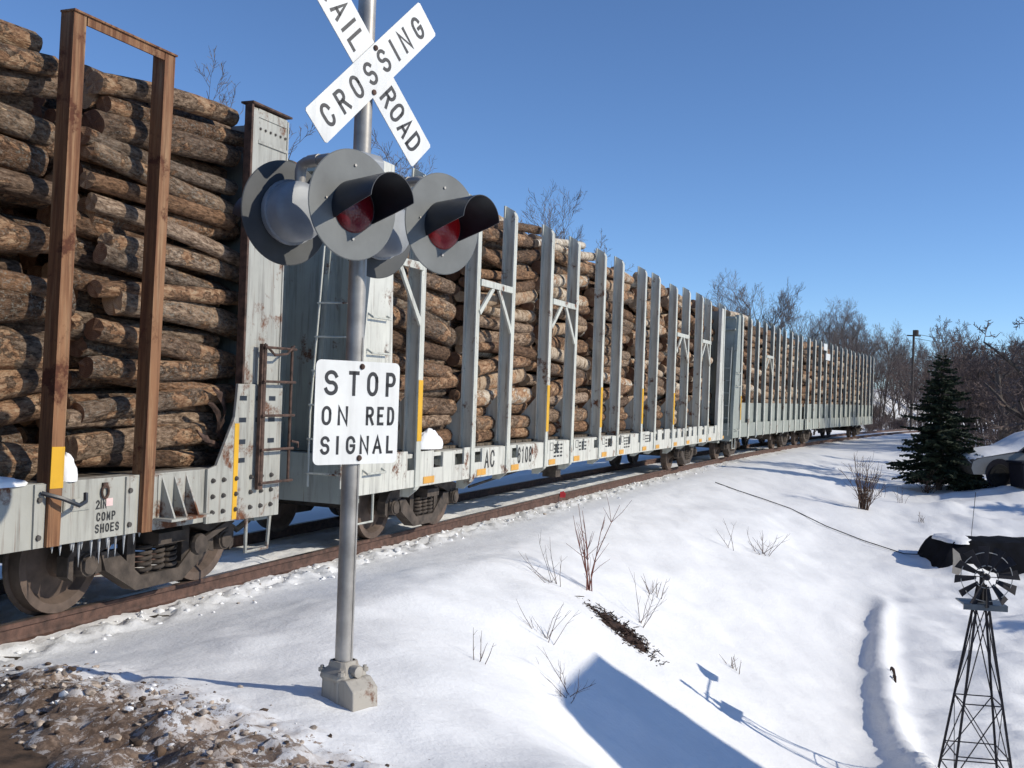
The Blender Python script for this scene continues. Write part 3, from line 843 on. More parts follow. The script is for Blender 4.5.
# first brace runs from the corner panel to the first stake
x0 = -L2 / 2
mb = MB(); mb.bar((x0 + 0.7, -1.50, 3.42), (x0 + 1.45, -1.50, 3.42), 0.04, 0.09); mb.bar((x0 + 0.85, -1.497, 3.38), (x0 + 1.42, -1.497, 2.72), 0.03, 0.07)
mb.build('stake_brace', M['carB'], car2)
mb = MB(); pl = lambda x, z: (x, -1.4835, z)
build_letters(word_items('AC', x0 + 3.56, 0.835, 0.25, 0.80, 0.58), 0.034, pl, M['stencil'], car2)
build_letters(word_items('6108', x0 + 4.80, 0.835, 0.25, 0.62, 0.44), 0.031, pl, M['stencil'], car2)
mb = MB()
for bx_, lines in ((5.98 + 0.32, 4), (7.24 + 0.35, 3), (8.86 + 0.3, 3), (10.02 + 0.4, 4), (11.76 + 0.3, 3)):
    for k in range(lines):
        x = x0 + bx_ + 0.10; z = 1.06 - 0.062 * k
        for w in range(3):
            mb.box((x + 0.05 + 0.15 * w, -1.4828, z), (0.10, 0.002, 0.028))
    for (sx_, sz, wx, wz) in ((-0.02, 0.98, 0.14, 0.008), (-0.02, 1.10, 0.14, 0.008)):
        mb.box((x0 + bx_ + sx_, -1.4828, sz), (wx, 0.002, wz))
    mb.box((x0 + bx_ - 0.09, -1.4828, 1.04), (0.008, 0.002, 0.112)); mb.box((x0 + bx_ + 0.05, -1.4828, 1.04), (0.008, 0.002, 0.112))
mb.build('stencilled_data', M['stencil'], car2)

L3, L4 = 13.0, 18.6
st3 = [0.98 + 1.235 * k for k in range(10)]
st4 = [0.30 + 1.285 * k for k in range(15)]
car3 = make_grey_car('log_car', L3, st3, 1.9, braced=((3, 4),), stripes=(0,), stake=STK_SLIM, plain_side=True, ends=(True, False))
tag(car3, 'sage green log car, third of the train, its blue-grey end wall showing', 'rail car', 'log cars of the freight train')
place_car(car3, L2 + 1.40, L3)
car4 = make_grey_car('log_car', L4, st4, 2.4, stake=STK_SLIM, plain_side=True, ends=(False, False))
tag(car4, 'sage green log car, farthest of the train before the woods', 'rail car', 'log cars of the freight train')
place_car(car4, L2 + 1.40 + L3 + 0.45, L4)
# two small white boards hung high on the farthest car
for (bu, bw_, bz) in ((3.2, 0.7, 4.22), (3.7, 1.0, 3.80)):
    MB().bx(-L4 / 2 + bu, -L4 / 2 + bu + bw_, -1.535, -1.505, bz, bz + 0.30).build('white_board', M['signwhite'], car4)

# ---- nearest car: rusty posts, deep pale sill, plated end ----------------------
L1 = 20.7
car1 = empty('log_car'); tag(car1, 'nearest log car with rust brown posts and pale riveted sill', 'rail car', 'log cars of the freight train')
place_car(car1, -1.43 - L1, L1)
E1 = L1 / 2                      # far end of the car = u -1.43
def c1(u): return u + 1.43 + E1  # u along the near rail -> car local x
mb = MB(); mb.bx(-E1 + 0.1, E1 - 0.1, -1.25, 1.25, 1.0, 1.12); mb.build('deck_frame', M['carend'], car1)
pm = MB().bx(-0.135, 0.135, -1.40, 1.40, 1.121, 1.158).mesh('deck_plank', M['deck'])
for i in range(68): obj_from_mesh('deck_plank', pm, car1, (-E1 + 0.2 + 0.3 * i, 0, random.uniform(-.004, .004)))
mb = MB(); mb.bx(-E1 + 0.3, E1 - 0.3, -0.2, 0.2, 0.66, 1.0); mb.build('centre_sill', M['carend'], car1)
for sy in (-1, 1):
    mb = MB()
    y0, y1 = (-1.47, -1.44) if sy < 0 else (1.44, 1.47)
    mb.bx(-E1, c1(-2.14), y0, y1, 0.70, 1.165)
    mb.bx(-E1, c1(-2.14), (y1 if sy < 0 else 1.30), (-1.30 if sy < 0 else y0), 1.135, 1.163)
    mb.bx(-E1, c1(-2.14), (y1 if sy < 0 else 1.32), (-1.32 if sy < 0 else y0), 0.702, 0.725)
    ss = mb.build('side_sill', M['carA'], car1, bevel=0.004)
    # end plate and tall end post
    mb = MB(); a, b_ = (-1.50, -1.4705) if sy < 0 else (1.4705, 1.50)
    mb.prism([(c1(-2.52), 0.685), (c1(-1.43), 0.665), (c1(-1.43), 1.92), (c1(-2.13), 1.92), (c1(-2.16), 1.62), (c1(-2.40), 1.19), (c1(-2.52), 1.165)], a, b_)
    ep = mb.build('end_plate', M['carA'], car1, bevel=0.004)
    mb = MB(); a, b_ = (-1.47, -1.41) if sy < 0 else (1.41, 1.47)
    mb.bx(c1(-2.06), c1(-2.03), a - (0.02 if sy < 0 else 0), b_ + (0.02 if sy > 0 else 0), 1.0, 4.50, 1)
    mb.bx(c1(-2.03), c1(-1.47), (a if sy < 0 else b_ - 0.02), (a + 0.02 if sy < 0 else b_), 1.0, 4.48)
    mb.bx(c1(-2.03), c1(-1.94), (a - 0.012 if sy < 0 else b_), (a - 0.001 if sy < 0 else b_ + 0.012), 1.93, 4.46)
    mb.bx(c1(-1.47), c1(-1.45), a - 0.01, b_ + 0.01, 1.0, 4.47)
    mb.bx(c1(-2.07), c1(-1.44), a - 0.04, b_ + 0.04, 4.501, 4.52, 1)
    if sy < 0: mb.bx(c1(-1.94), c1(-1.48), -1.486, -1.4705, 4.16, 4.19); mb.bx(c1(-1.94), c1(-1.48), -1.480, -1.4705, 4.40, 4.48)
    pst = mb.build('end_post', [M['carA'], M['rust']], car1, bevel=0.003)
    if sy < 0:
        for k in range(6): MB().lathe([(0.014, 0), (0.012, 0.012)], (c1(-1.90 + 0.08 * k), -1.4705, 4.30), (0, -1, 0), 6).build('rivet', M['bolt'], pst)
    for k, (uu) in enumerate((-2.45, -2.30, -2.12, -1.90, -1.74, -1.58)):
        for z in (0.78, 0.92, 1.06):
            if uu < -2.2 and z > 1.1: continue
            bm_ = MB().lathe([(0.022, 0.0), (0.022, 0.012), (0.012, 0.03)], (c1(uu), sy * 1.50, z), (0, sy, 0), 8)
            bm_.build('bolt', M['bolt'], ep)
    if sy < 0:
        for (uu, z) in ((-2.05, 1.79), (-2.05, 1.59), (-2.05, 1.39), (-2.05, 1.22), (-1.60, 1.79), (-1.60, 1.59), (-1.60, 1.39), (-1.80, 1.79), (-1.80, 1.59)):
            MB().box((c1(uu), -1.499, z), (0.105, 0.006, 0.044)).build('slot', M['discblack'], ep)
        MB().box((c1(-2.13), -1.502, 1.125), (0.065, 0.004, 0.87)).build('yellow_stripe', M['yellow'], ep)
        # ladder of rusty rod on the end
        mb = MB()
        for xx in (c1(-1.83), c1(-1.38)): mb.tube([(xx, -1.56, 0.98), (xx, -1.56, 2.30)], 0.016, 6)
        mb.box((c1(-1.83), -1.545, 1.62), (0.075, 0.035, 1.36))
        for z in (1.0, 1.31, 1.63, 1.95, 2.27): mb.tube([(c1(-1.86), -1.58, z), (c1(-1.34), -1.58, z)], 0.014, 6)
        mb.tube([(c1(-1.83), -1.56, 2.30), (c1(-1.72), -1.60, 2.20), (c1(-1.55), -1.62, 2.22), (c1(-1.38), -1.58, 2.30)], 0.012, 6)
        mb.tube([(c1(-1.36), -1.57, 1.38), (c1(-1.24), -1.57, 1.36), (c1(-1.24), -1.57, 1.31)], 0.012, 6)
        mb.build('ladder', M['rust'], car1, smooth=True)
        mb = MB()
        xs_ = (c1(-1.90), c1(-1.56))
        mb.tube([(xs_[0], -1.47, 0.68), (xs_[0], -1.47, 0.36), (xs_[1], -1.47, 0.36), (xs_[1] + 0.03, -1.47, 0.68)], 0.02, 6)
        mb.build('step', M['carA'], car1, smooth=True)
        mb = MB(); mb.bar((c1(-2.35), -1.25, 0.45), (c1(-1.95), -1.35, 0.66), 0.04, 0.05); mb.lathe([(0.09, -0.03), (0.1, 0), (0.09, 0.03)], (c1(-2.33), -1.28, 0.47), (0, 1, 0), 12)
        mb.build('brake_lever', M['truck'], car1)
# vertical cover plates, name plate, hooks, gusset bracket on the camera side
for uu in (-4.33, -3.42):
    MB().bx(c1(uu) - 0.075, c1(uu) + 0.03, -1.486, -1.4705, 0.705, 1.16).build('cover_plate', M['carA'], car1)
    for z in (0.78, 1.05): MB().lathe([(0.022, 0), (0.02, 0.016)], (c1(uu) - 0.035, -1.486, z), (0, -1, 0), 8).build('bolt', M['bolt'], car1)
mb = MB(); mb.bx(c1(-4.13), c1(-3.87), -1.482, -1.4705, 0.94, 1.03); mb.bx(c1(-4.12), c1(-3.88), -1.484, -1.4825, 0.952, 1.018); mb.build('name_plate', M['carA'], car1)
for uu, z in ((-3.72, 1.06), (-2.42, 1.085)):
    mb = MB(); mb.tube([(c1(uu) + 0.035 * math.cos(a), -1.485, z + 0.05 * math.sin(a)) for a in np.linspace(0, 2 * math.pi, 13)], 0.010, 6); mb.box((c1(uu), -1.478, z + 0.05), (0.05, 0.02, 0.04)); mb.build('tie_down_ring', M['rust'], car1)
mb = MB()
mb.bx(c1(-3.12), c1(-2.72), -1.478, -1.4705, 0.79, 1.15)
for k in range(3):
    xk = c1(-3.08 + 0.15 * k)
    mb.prism([(-1.479, 1.13), (-1.62, 0.80), (-1.479, 0.80)], xk, xk + 0.02, 'x')
mb.bx(c1(-3.16), c1(-2.64), -1.66, -1.479, 0.78, 0.80)
mb.build('gusset_bracket', M['carA'], car1)
mb = MB(); pl = lambda x, z: (x, -1.4735, z)
for (wd_, ux, uz, hh_) in (('2', -3.80, 0.93, 0.07), ('IN', -3.75, 0.93, 0.07), ('COMP', -3.79, 0.835, 0.07), ('SHOES', -3.80, 0.745, 0.07)):
    build_letters(word_items(wd_, c1(ux), uz, hh_, 0.76, 0.56), 0.012, pl, M['stencil'], car1)
MB().box((c1(-3.66), -1.4725, 0.975), (0.07, 0.003, 0.06)).build('paper_label', M['decal'], car1)
# rusty posts: channel section, each pair tied by a top bar
def rust_post_mesh():
    s = MB()
    s.bx(-0.060, 0.060, -1.515, -1.50, 0.70, 4.58)
    s.bx(-0.060, -0.048, -1.50, -1.39, 0.70, 4.58)
    s.bx(0.048, 0.060, -1.50, -1.39, 0.70, 4.58)
    return s.mesh('post', M['rustpost'])
RP = rust_post_mesh()
POST_STRIPE = MB().bx(-0.061, 0.061, -1.520, -1.5155, 1.12, 1.42).mesh('yellow_stripe', M['yellow'])
u = -4.175; plist = []
while u > -21:
    plist += [u, u + 0.97]; u -= 2.55
for i, u in enumerate(plist):
    for sy in (-1, 1):
        st = obj_from_mesh('post', RP, car1, (c1(u) - 0.088, 0, random.uniform(-.02, .02)), (0, 0.019 if sy < 0 else -0.019, 0 if sy < 0 else math.pi))
        if i % 2 == 0: obj_from_mesh('yellow_stripe', POST_STRIPE, st)
for i in range(0, len(plist), 2):
    for sy in (-1, 1):
        mb = MB(); a, b_ = c1(plist[i]) - 0.07, c1(plist[i + 1]) + 0.07
        ya, yb = (-1.53, -1.39) if sy < 0 else (1.39, 1.53)
        mb.bx(a, b_, ya, yb, 4.585, 4.60); mb.bx(a + 0.14, b_ - 0.14, (-1.515 if sy < 0 else 1.50), (-1.50 if sy < 0 else 1.515), 4.52, 4.585)
        mb.build('top_bar', M['rustpost'], car1)
mb = MB(); mb.tube([(c1(-4.36), -1.50, 1.10), (c1(-4.26), -1.60, 1.06), (c1(-4.12), -1.62, 1.00), (c1(-4.04), -1.60, 1.02), (c1(-4.02), -1.58, 1.08)], 0.018, 6); mb.build('hook', M['discblack'], car1, smooth=True)
for sx_ in (-1, 1):
    e = MB(); xe = -E1 + 0.16
    e.bx(xe, xe + 0.05, -1.24, 1.24, 1.17, 4.42); e.bx(-E1 + 0.02, -E1 + 0.25, -1.40, 1.40, 0.62, 1.115)
    for yy in (-0.9, -0.3, 0.3, 0.9): e.prism([(xe - 0.15, 1.17), (xe, 1.17), (xe, 4.4), (xe - 0.08, 4.4)], yy - 0.03, yy + 0.03)
    obj_from_mesh('end_bulkhead', e.mesh('end_bulkhead', M['carend']), car1, rot=(0, 0, 0 if sx_ < 0 else math.pi))
    obj_from_mesh('coupler', CPL, car1, (sx_ * (E1 + 0.02) - 0.5 * sx_, 0, 0), (0, 0, 0 if sx_ < 0 else math.pi))
add_truck(car1, c1(-2.57)); add_truck(car1, -c1(-2.57))
# icicles under the sill of the nearest car
carmat = Matrix.Translation(car1.location) @ Matrix.Rotation(car1.rotation_euler.z, 4, 'Z')
for i in range(17):
    uu = -4.12 + 0.055 * i + random.uniform(-.02, .02); ln = random.uniform(0.06, 0.20) * (1.15 if 3 < i < 13 else 0.7)
    w = carmat @ Vector((c1(uu), -1.42 + random.uniform(-.03, .03), 0.70))
    ic = MB().lathe([(0.013, 0.004), (0.011, -ln * 0.3), (0.006, -ln * 0.7), (0.001, -ln)], (0, 0, 0), (0, 0, 1), 6).build('icicle', M['ice'], smooth=True)
    ic.location = w
    tag(ic, 'thin icicle hanging under the pale sill of the nearest log car', 'icicle', 'icicles under the nearest car')

# ------------------------------------------------------------------ logs
def log_geo(r, L, sides, rings, rng, rough=1.0):
    """local log along x, centre 0. returns verts, faces, material index (0 bark, 1 cut)"""
    bend = rng.normal(0, 0.012, 2) * L; taper = rng.uniform(-0.10, 0.10)
    ov = rng.uniform(0.93, 1.07); ph = rng.uniform(0, 6.28)
    kn = [(rng.uniform(-.4, .4) * L, rng.uniform(0, 6.28), rng.uniform(0.06, 0.2)) for _ in range(2)] if rng.random() < 0.35 else []
    V = []
    lob = [(rng.uniform(0, .055) * rough, k, rng.uniform(0, 6.28)) for k in (2, 3, 5)]
    for i in range(rings):
        t = i / (rings - 1) - 0.5; x = t * L
        for k in range(sides):
            a = 2 * math.pi * k / sides
            rr = r * (1 + taper * t) * (1 + sum(am * math.cos(f * a + p_ + t * 2) for am, f, p_ in lob)) * (1 + rng.normal(0, .016) * rough)
            for (kx, ka, ks) in kn:
                da = math.atan2(math.sin(a - ka), math.cos(a - ka))
                rr += r * 0.35 * math.exp(-((x - kx) / 0.09) ** 2 - (da / 0.45) ** 2)
            V.append((x + (rng.normal(0, 0.006) if i in (0, rings - 1) else 0), math.cos(a + ph) * rr * ov + bend[0] * (4 * t * t - 1), math.sin(a + ph) * rr / ov + bend[1] * (4 * t * t - 1)))
    F = []; mi = []
    for i in range(rings - 1):
        for k in range(sides):
            k2 = (k + 1) % sides
            F.append((i * sides + k, i * sides + k2, (i + 1) * sides + k2, (i + 1) * sides + k)); mi.append(0)
    V.append((-L / 2 - rng.uniform(-.006, .014), bend[0] * 0, 0)); V.append((L / 2 + rng.uniform(-.006, .014), 0, 0))
    cn = len(V)
    for k in range(sides):
        k2 = (k + 1) % sides
        F.append((k2, k, cn - 2)); mi.append(1)
        F.append(((rings - 1) * sides + k, (rings - 1) * sides + k2, cn - 1)); mi.append(1)
    return V, F, mi

def pack(width, z0, ztop, rmin, rmax, rng, mound=0.15):
    """circles dropped one by one to the lowest resting place"""
    ys = []; zs = []; rs = []
    half = width / 2; fails = 0
    while fails < 14:
        r = rmin + (rmax - rmin) * rng.beta(1.6, 2.6)
        cand = np.concatenate([[-half + r, half - r], rng.uniform(-half + r, half - r, 46)])
        z = np.full(len(cand), z0 + r)
        if ys:
            Y = np.array(ys); Z = np.array(zs); Rr = np.array(rs)
            d = np.abs(cand[:, None] - Y[None]); sm = r + Rr[None]
            h = np.where(d < sm, Z[None] + np.sqrt(np.clip(sm ** 2 - d ** 2, 0, None)), -1)
            z = np.maximum(z, h.max(1))
        k = int(np.argmin(z + rng.uniform(0, 0.02, len(z))))
        if z[k] + r > ztop + mound * (1 - (cand[k] / half) ** 2): fails += 1; continue
        ys.append(float(cand[k])); zs.append(float(z[k])); rs.append(r)
    return ys, zs, rs

car_mats = {}
def cm(car): return Matrix.Translation(car.location) @ Matrix.Rotation(car.rotation_euler.z, 4, 'Z')
bundles = []     # (car index, stack index, matrix, xa, xb, species weights, rmin, rmax, ztop)
W1 = (0.64, 0.36, 0.0); W2 = (0.66, 0.32, 0.02); W3 = (0.40, 0.37, 0.23)
m1 = cm(car1)
bundles.append((0, 0, m1, c1(-6.15), c1(-3.98), W1, 0.07, 0.17, 4.42))
bundles.append((0, 1, m1, c1(-3.66), c1(-1.80), W1, 0.062, 0.155, 4.42))
bundles.append((0, 2, m1, c1(-8.75), c1(-6.5), W1, 0.09, 0.20, 4.35))
m2_ = cm(car2); x0 = -L2 / 2
for k in range(7):
    a = 0.85 + 2.82 * k
    bundles.append((1, k, m2_, x0 + a, x0 + a + (2.36 if k else 2.14), W2 if k == 0 else W3, 0.068 if k else 0.085, 0.175 if k else 0.16, 4.52 + (0.1 if k in (1, 2, 4) else 0)))
for ci, car, ln_, nb_, a0_ in ((2, car3, L3, 5, 0.55), (3, car4, L4, 7, 0.25)):
    mm_ = cm(car); xx = -ln_ / 2
    for k in range(nb_):
        a = a0_ + (2.48 if ci == 2 else 2.60) * k
        bundles.append((ci, k, mm_, xx + a, xx + a + 2.30, W3, 0.085, 0.18, 4.45 + (0.30 if (ci, k) == (2, 0) else 0)))
all_logs = []
camp = Vector((0, 0, 1.95))
for (ci, si, mw, xa, xb, wts, rmin, rmax, ztop) in bundles:
    rng = np.random.default_rng(100 + ci * 20 + si)
    ys, zs, rs = pack(2.50, 1.17, ztop, rmin, rmax, rng)
    Y = np.array(ys); Z = np.array(zs); Rr = np.array(rs)
    for i in range(len(ys)):
        smp = np.linspace(-0.9, 0.9, 13) * Rr[i] + Z[i]
        front = Y - 0.0 < Y[i] - 0.02
        cov = np.zeros(13, bool)
        for j in np.where(front)[0]: cov |= np.abs(smp - Z[j]) < Rr[j] * 0.92
        expo = 1 - cov.mean()
        top = not np.any((Z > Z[i] + 0.03) & (np.abs(Y - Y[i]) < Rr * 0.8))
        L = (xb - xa) * rng.uniform(0.93, 1.03); xc = (xa + xb) / 2 + rng.normal(0, 0.11 if ci == 0 else 0.085)
        w = mw @ Vector((xc, Y[i], Z[i])); dist = (w - camp).length
        score = (expo * 2 * Rr[i] + (0.25 * Rr[i] if Y[i] < -0.75 else 0) + (0.3 * Rr[i] if top else 0)) * L / dist ** 2
        if (ci, si) == (0, 0): score *= 0.35
        if (ci, si) == (0, 2): score = 0
        sp = rng.choice(3, p=wts)
        tilt = (rng.normal(0, 0.03), rng.normal(0, 0.035))
        if ci == 0: tilt = (tilt[0], tilt[1] * 1.5)
        if expo > 0.5 and Y[i] < -0.8 and rng.random() < 0.33 and Z[i] > 1.6: tilt = (tilt[0], rng.choice((-1, 1)) * rng.uniform(.06, .14))
        all_logs.append(dict(ci=ci, si=si, mw=mw, xc=xc, y=Y[i], z=Z[i], r=Rr[i], L=L, sp=int(sp), score=score, tilt=tilt, rnd=float(rng.random()), expo=expo))
all_logs.sort(key=lambda d: -d['score'])
singles = []; rest = []; per_stack = {}
for d in all_logs:                      # the 300 that show largest, at most 36 of one stack
    kk = (d['ci'], d['si'])
    if len(singles) < 300 and per_stack.get(kk, 0) < 36: singles.append(d); per_stack[kk] = per_stack.get(kk, 0) + 1
    else: rest.append(d)
ORD = ['topmost', 'second', 'third', 'fourth', 'fifth', 'sixth', 'seventh', 'eighth', 'ninth', 'tenth', 'eleventh', 'twelfth', 'thirteenth', 'fourteenth', 'fifteenth', 'sixteenth', 'seventeenth', 'eighteenth', 'nineteenth', 'twentieth', 'twenty-first', 'twenty-second', 'twenty-third', 'twenty-fourth', 'twenty-fifth', 'twenty-sixth', 'twenty-seventh', 'twenty-eighth', 'twenty-ninth', 'thirtieth'] + ['thirty-' + w for w in ('first', 'second', 'third', 'fourth', 'fifth', 'sixth', 'seventh', 'eighth', 'ninth')] + ['fortieth'] + ['forty-' + w for w in ('first', 'second', 'third', 'fourth', 'fifth', 'sixth', 'seventh', 'eighth', 'ninth')]
stackname = {(0, 0): 'in the stack at the left picture edge', (0, 1): 'in the stack behind the rust brown posts', (0, 2): 'in the stack left of the picture'}
for k in range(7): stackname[(1, k)] = 'in the %s stack of the second log car' % ['first', 'second', 'third', 'fourth', 'fifth', 'sixth', 'seventh'][k]
for ci in (2, 3):
    for k in range(7): stackname[(ci, k)] = 'in the %s stack of the %s log car' % (['first', 'second', 'third', 'fourth', 'fifth', 'sixth', 'seventh'][k], ['third', 'farthest'][ci - 2])
SPN = ['grey-brown', 'reddish-brown', 'white birch']
bymap = {}
for d in singles: bymap.setdefault((d['ci'], d['si']), []).append(d)
for key, lst in bymap.items():
    lst.sort(key=lambda d: -d['z'])
    for i, d in enumerate(lst):
        rk = (ORD[i] + (' from top' if i else ''))
        d['label'] = '%s log, %s, %s' % (SPN[d['sp']], rk, stackname[key])
BM = ['bark_grey', 'bark_red', 'bark_birch']
def log_attrs(me, lc0, off, rnd):
    a = me.attributes.new('lc0', 'FLOAT_VECTOR', 'POINT'); a.data.foreach_set('vector', np.asarray(lc0, np.float32).ravel())
    a = me.attributes.new('lc', 'FLOAT_VECTOR', 'POINT'); a.data.foreach_set('vector', np.asarray(off, np.float32).ravel())
    a = me.attributes.new('rnd', 'FLOAT', 'POINT'); a.data.foreach_set('value', np.asarray(rnd, np.float32))
def rim_sharp(me, nside, sides):
    ev = np.zeros(len(me.edges) * 2, int); me.edges.foreach_get('vertices', ev); ev = ev.reshape(-1, 2)
    a, b_ = ev.min(1), ev.max(1)
    sh_ = ((b_ < sides) | ((a >= nside - sides) & (b_ < nside)))
    at_ = me.attributes.new('sharp_edge', 'BOOLEAN', 'EDGE'); at_.data.foreach_set('value', sh_)
for i, d in enumerate(singles):
    rng = np.random.default_rng(5000 + i)
    big = d['ci'] <= 1
    d_sides = 16 if d['ci'] == 0 else 12 if big else 10
    V, F, mi = log_geo(d['r'], d['L'], d_sides, 13 if d['ci'] == 0 else 7 if big else 4, rng)
    me = bpy.data.meshes.new('log'); me.from_pydata(V, [], F)
    me.materials.append(M[BM[d['sp']]]); me.materials.append(M['cut'])
    me.polygons.foreach_set('material_index', mi)
    me.polygons.foreach_set('use_smooth', np.array(mi) == 0)
    rim_sharp(me, len(V) - 2, d_sides)
    lc = np.array(V); log_attrs(me, lc, lc + rng.uniform(-50, 50, 3), np.full(len(V), d['rnd']))
    # keep the rim sharp
    o = bpy.data.objects.new('log', me); col.objects.link(o)
    rot = Matrix.Rotation(d['tilt'][0], 4, 'Z') @ Matrix.Rotation(d['tilt'][1], 4, 'Y')
    o.matrix_world = d['mw'] @ Matrix.Translation((d['xc'], d['y'], d['z'])) @ rot
    tag(o, d['label'], 'log', 'logs stacked on the rail cars')
Vall = []; Fall = []; Mall = []; lc0 = []; lcs = []; rnds = []; n0 = 0
for i, d in enumerate(rest):
    rng = np.random.default_rng(9000 + i)
    V, F, mi = log_geo(d['r'], d['L'], 9, 3, rng)
    V = np.array(V); rot = Matrix.Rotation(d['tilt'][0], 4, 'Z') @ Matrix.Rotation(d['tilt'][1] * 0.5, 4, 'Y')
    mw = np.array(d['mw'] @ Matrix.Translation((d['xc'], d['y'], d['z'])) @ rot)
    Vw = V @ mw[:3, :3].T + mw[:3, 3]
    Vall.append(Vw); Fall += [tuple(a + n0 for a in f) for f in F]; Mall += [3 if m_ else d['sp'] for m_ in mi]
    lc0.append(V); lcs.append(V + rng.uniform(-50, 50, 3)); rnds.append(np.full(len(V), d['rnd'])); n0 += len(V)
me = bpy.data.meshes.new('inner_logs'); me.from_pydata(np.concatenate(Vall).tolist(), [], Fall)
for k in BM + ['cut']: me.materials.append(M[k])
me.polygons.foreach_set('material_index', Mall); me.polygons.foreach_set('use_smooth', np.array(Mall) != 3)
log_attrs(me, np.concatenate(lc0), np.concatenate(lcs), np.concatenate(rnds))
o = bpy.data.objects.new('inner_logs', me); col.objects.link(o)
tag(o, 'hidden inner logs packed behind the outer logs of every stack', 'logs', kind='stuff')

# ------------------------------------------------------------------ crossing signal
PX, PY = -0.942, 6.25
PZ = 0.03
sig = empty('crossing_signal', (PX, PY, PZ)); tag(sig, 'railroad crossing signal with crossbuck, red lights and stop sign on steel post', 'crossing signal')
naz = R(129.0)
nv = Vector((math.sin(naz), math.cos(naz), 0)); av = Vector((-nv.y, nv.x, 0))      # facing direction, arm direction (to the right seen from the front)
if av.x < 0: av = -av
ZU = Vector((0, 0, 1))
def SP(a, n, z): return av * a + nv * n + ZU * (z - PZ)
mb = MB(); mb.tube([(0, 0, 0.25), (0, 0, 4.55)], 0.053, 24); pole = mb.build('pole', M['galv'], sig, smooth=True)
MB().tube([(nv * 0.053 + av * 0.012).to_tuple()[:2] + (0.28,), (nv * 0.053 + av * 0.012).to_tuple()[:2] + (2.2,)], 0.006, 6).build('seam', M['galv'], pole)
# base: flared casting with a bevelled junction box on the front
mb = MB()
def ring(hw, hd, z, off=0.0, ch=0.3):
    pts = []
    for (a, n) in ((-1, -1 + ch), (-1 + ch, -1), (1 - ch, -1), (1, -1 + ch), (1, 1 - ch), (1 - ch, 1), (-1 + ch, 1), (-1, 1 - ch)):
        pts.append(SP(a * hw, n * hd + off, z + PZ))
    return pts
rings_ = [ring(0.115, 0.105, -0.14), ring(0.108, 0.10, -0.02), ring(0.105, 0.095, 0.18), ring(0.118, 0.108, 0.195), ring(0.112, 0.102, 0.22), ring(0.075, 0.075, 0.25), ring(0.068, 0.066, 0.285), ring(0.055, 0.055, 0.285)]
vs_ = [p_ for r_ in rings_ for p_ in r_]; fs = []
for i in range(len(rings_) - 1):
    for k in range(8): fs.append((i * 8 + k, i * 8 + (k + 1) % 8, (i + 1) * 8 + (k + 1) % 8, (i + 1) * 8 + k))
fs.append(tuple(range(8)))
mb.add(vs_, fs); base = mb.build('base', M['cast'], sig, bevel=0.006)
mb = MB()
sec = [(0.07, 0.02), (0.07, 0.20), (0.13, 0.20), (0.195, 0.145), (0.20, 0.02), (0.15, -0.05), (0.11, -0.03)]
A = [SP(-0.10, n, z + PZ) for n, z in sec]; B = [SP(0.10, n, z + PZ) for n, z in sec]
n = len(sec); mb.add(A + B, [tuple(range(n)), tuple(range(n, 2 * n))] + [(i, (i + 1) % n, n + (i + 1) % n, n + i) for i in range(n)])
mb.build('junction_box', M['cast'], base, bevel=0.008)
for a in (-1, 1):
    for nn_ in (-1, 1):
        MB().lathe([(0.022, 0), (0.022, 0.02), (0.012, 0.022), (0.012, 0.035)], SP(a * 0.092, nn_ * 0.085, 0.218 + PZ), (0, 0, 1), 8).build('anchor_bolt', M['cast'], base)
MB().lathe([(0.035, 0.0), (0.035, 0.05), (0.02, 0.055)], SP(0.0, 0.085, 0.235 + PZ), nv, 10).build('conduit_plug', M['cast'], base, smooth=True)
# crossarm with elbows
mb = MB(); za = 3.215
mb.tube([SP(-0.37, 0, za), SP(0.37, 0, za)], 0.022, 10)
for a in (-0.36, 0.36):
    mb.lathe([(0.036, -0.045), (0.036, 0.045)], SP(a, 0, za), nv, 10)
    for sg, k_ in ((-1, 0.6), (1, 1.0)):
        mb.tube([SP(a, 0, za), SP(a, sg * 0.13 * k_, za), SP(a, sg * 0.175 * k_, za - 0.012), SP(a, sg * 0.20 * k_, za - 0.05), SP(a, sg * 0.20 * k_, za - 0.13)], [0.03, 0.03, 0.033, 0.033, 0.03], 10)
mb.build('crossarm', M['galv'], sig, smooth=True)
jb = MB()
sec = [(-0.10, 3.14), (-0.10, 3.27), (-0.04, 3.32), (0.08, 3.32), (0.11, 3.28), (0.11, 3.14)]
A = [SP(-0.085, n, z) for n, z in sec]; B = [SP(0.085, n, z) for n, z in sec]; n = len(sec)
jb.add(A + B, [tuple(range(n)), tuple(range(n, 2 * n))] + [(i, (i + 1) % n, n + (i + 1) % n, n + i) for i in range(n)])
jb.build('crossarm_box', M['housing'], sig, bevel=0.01)
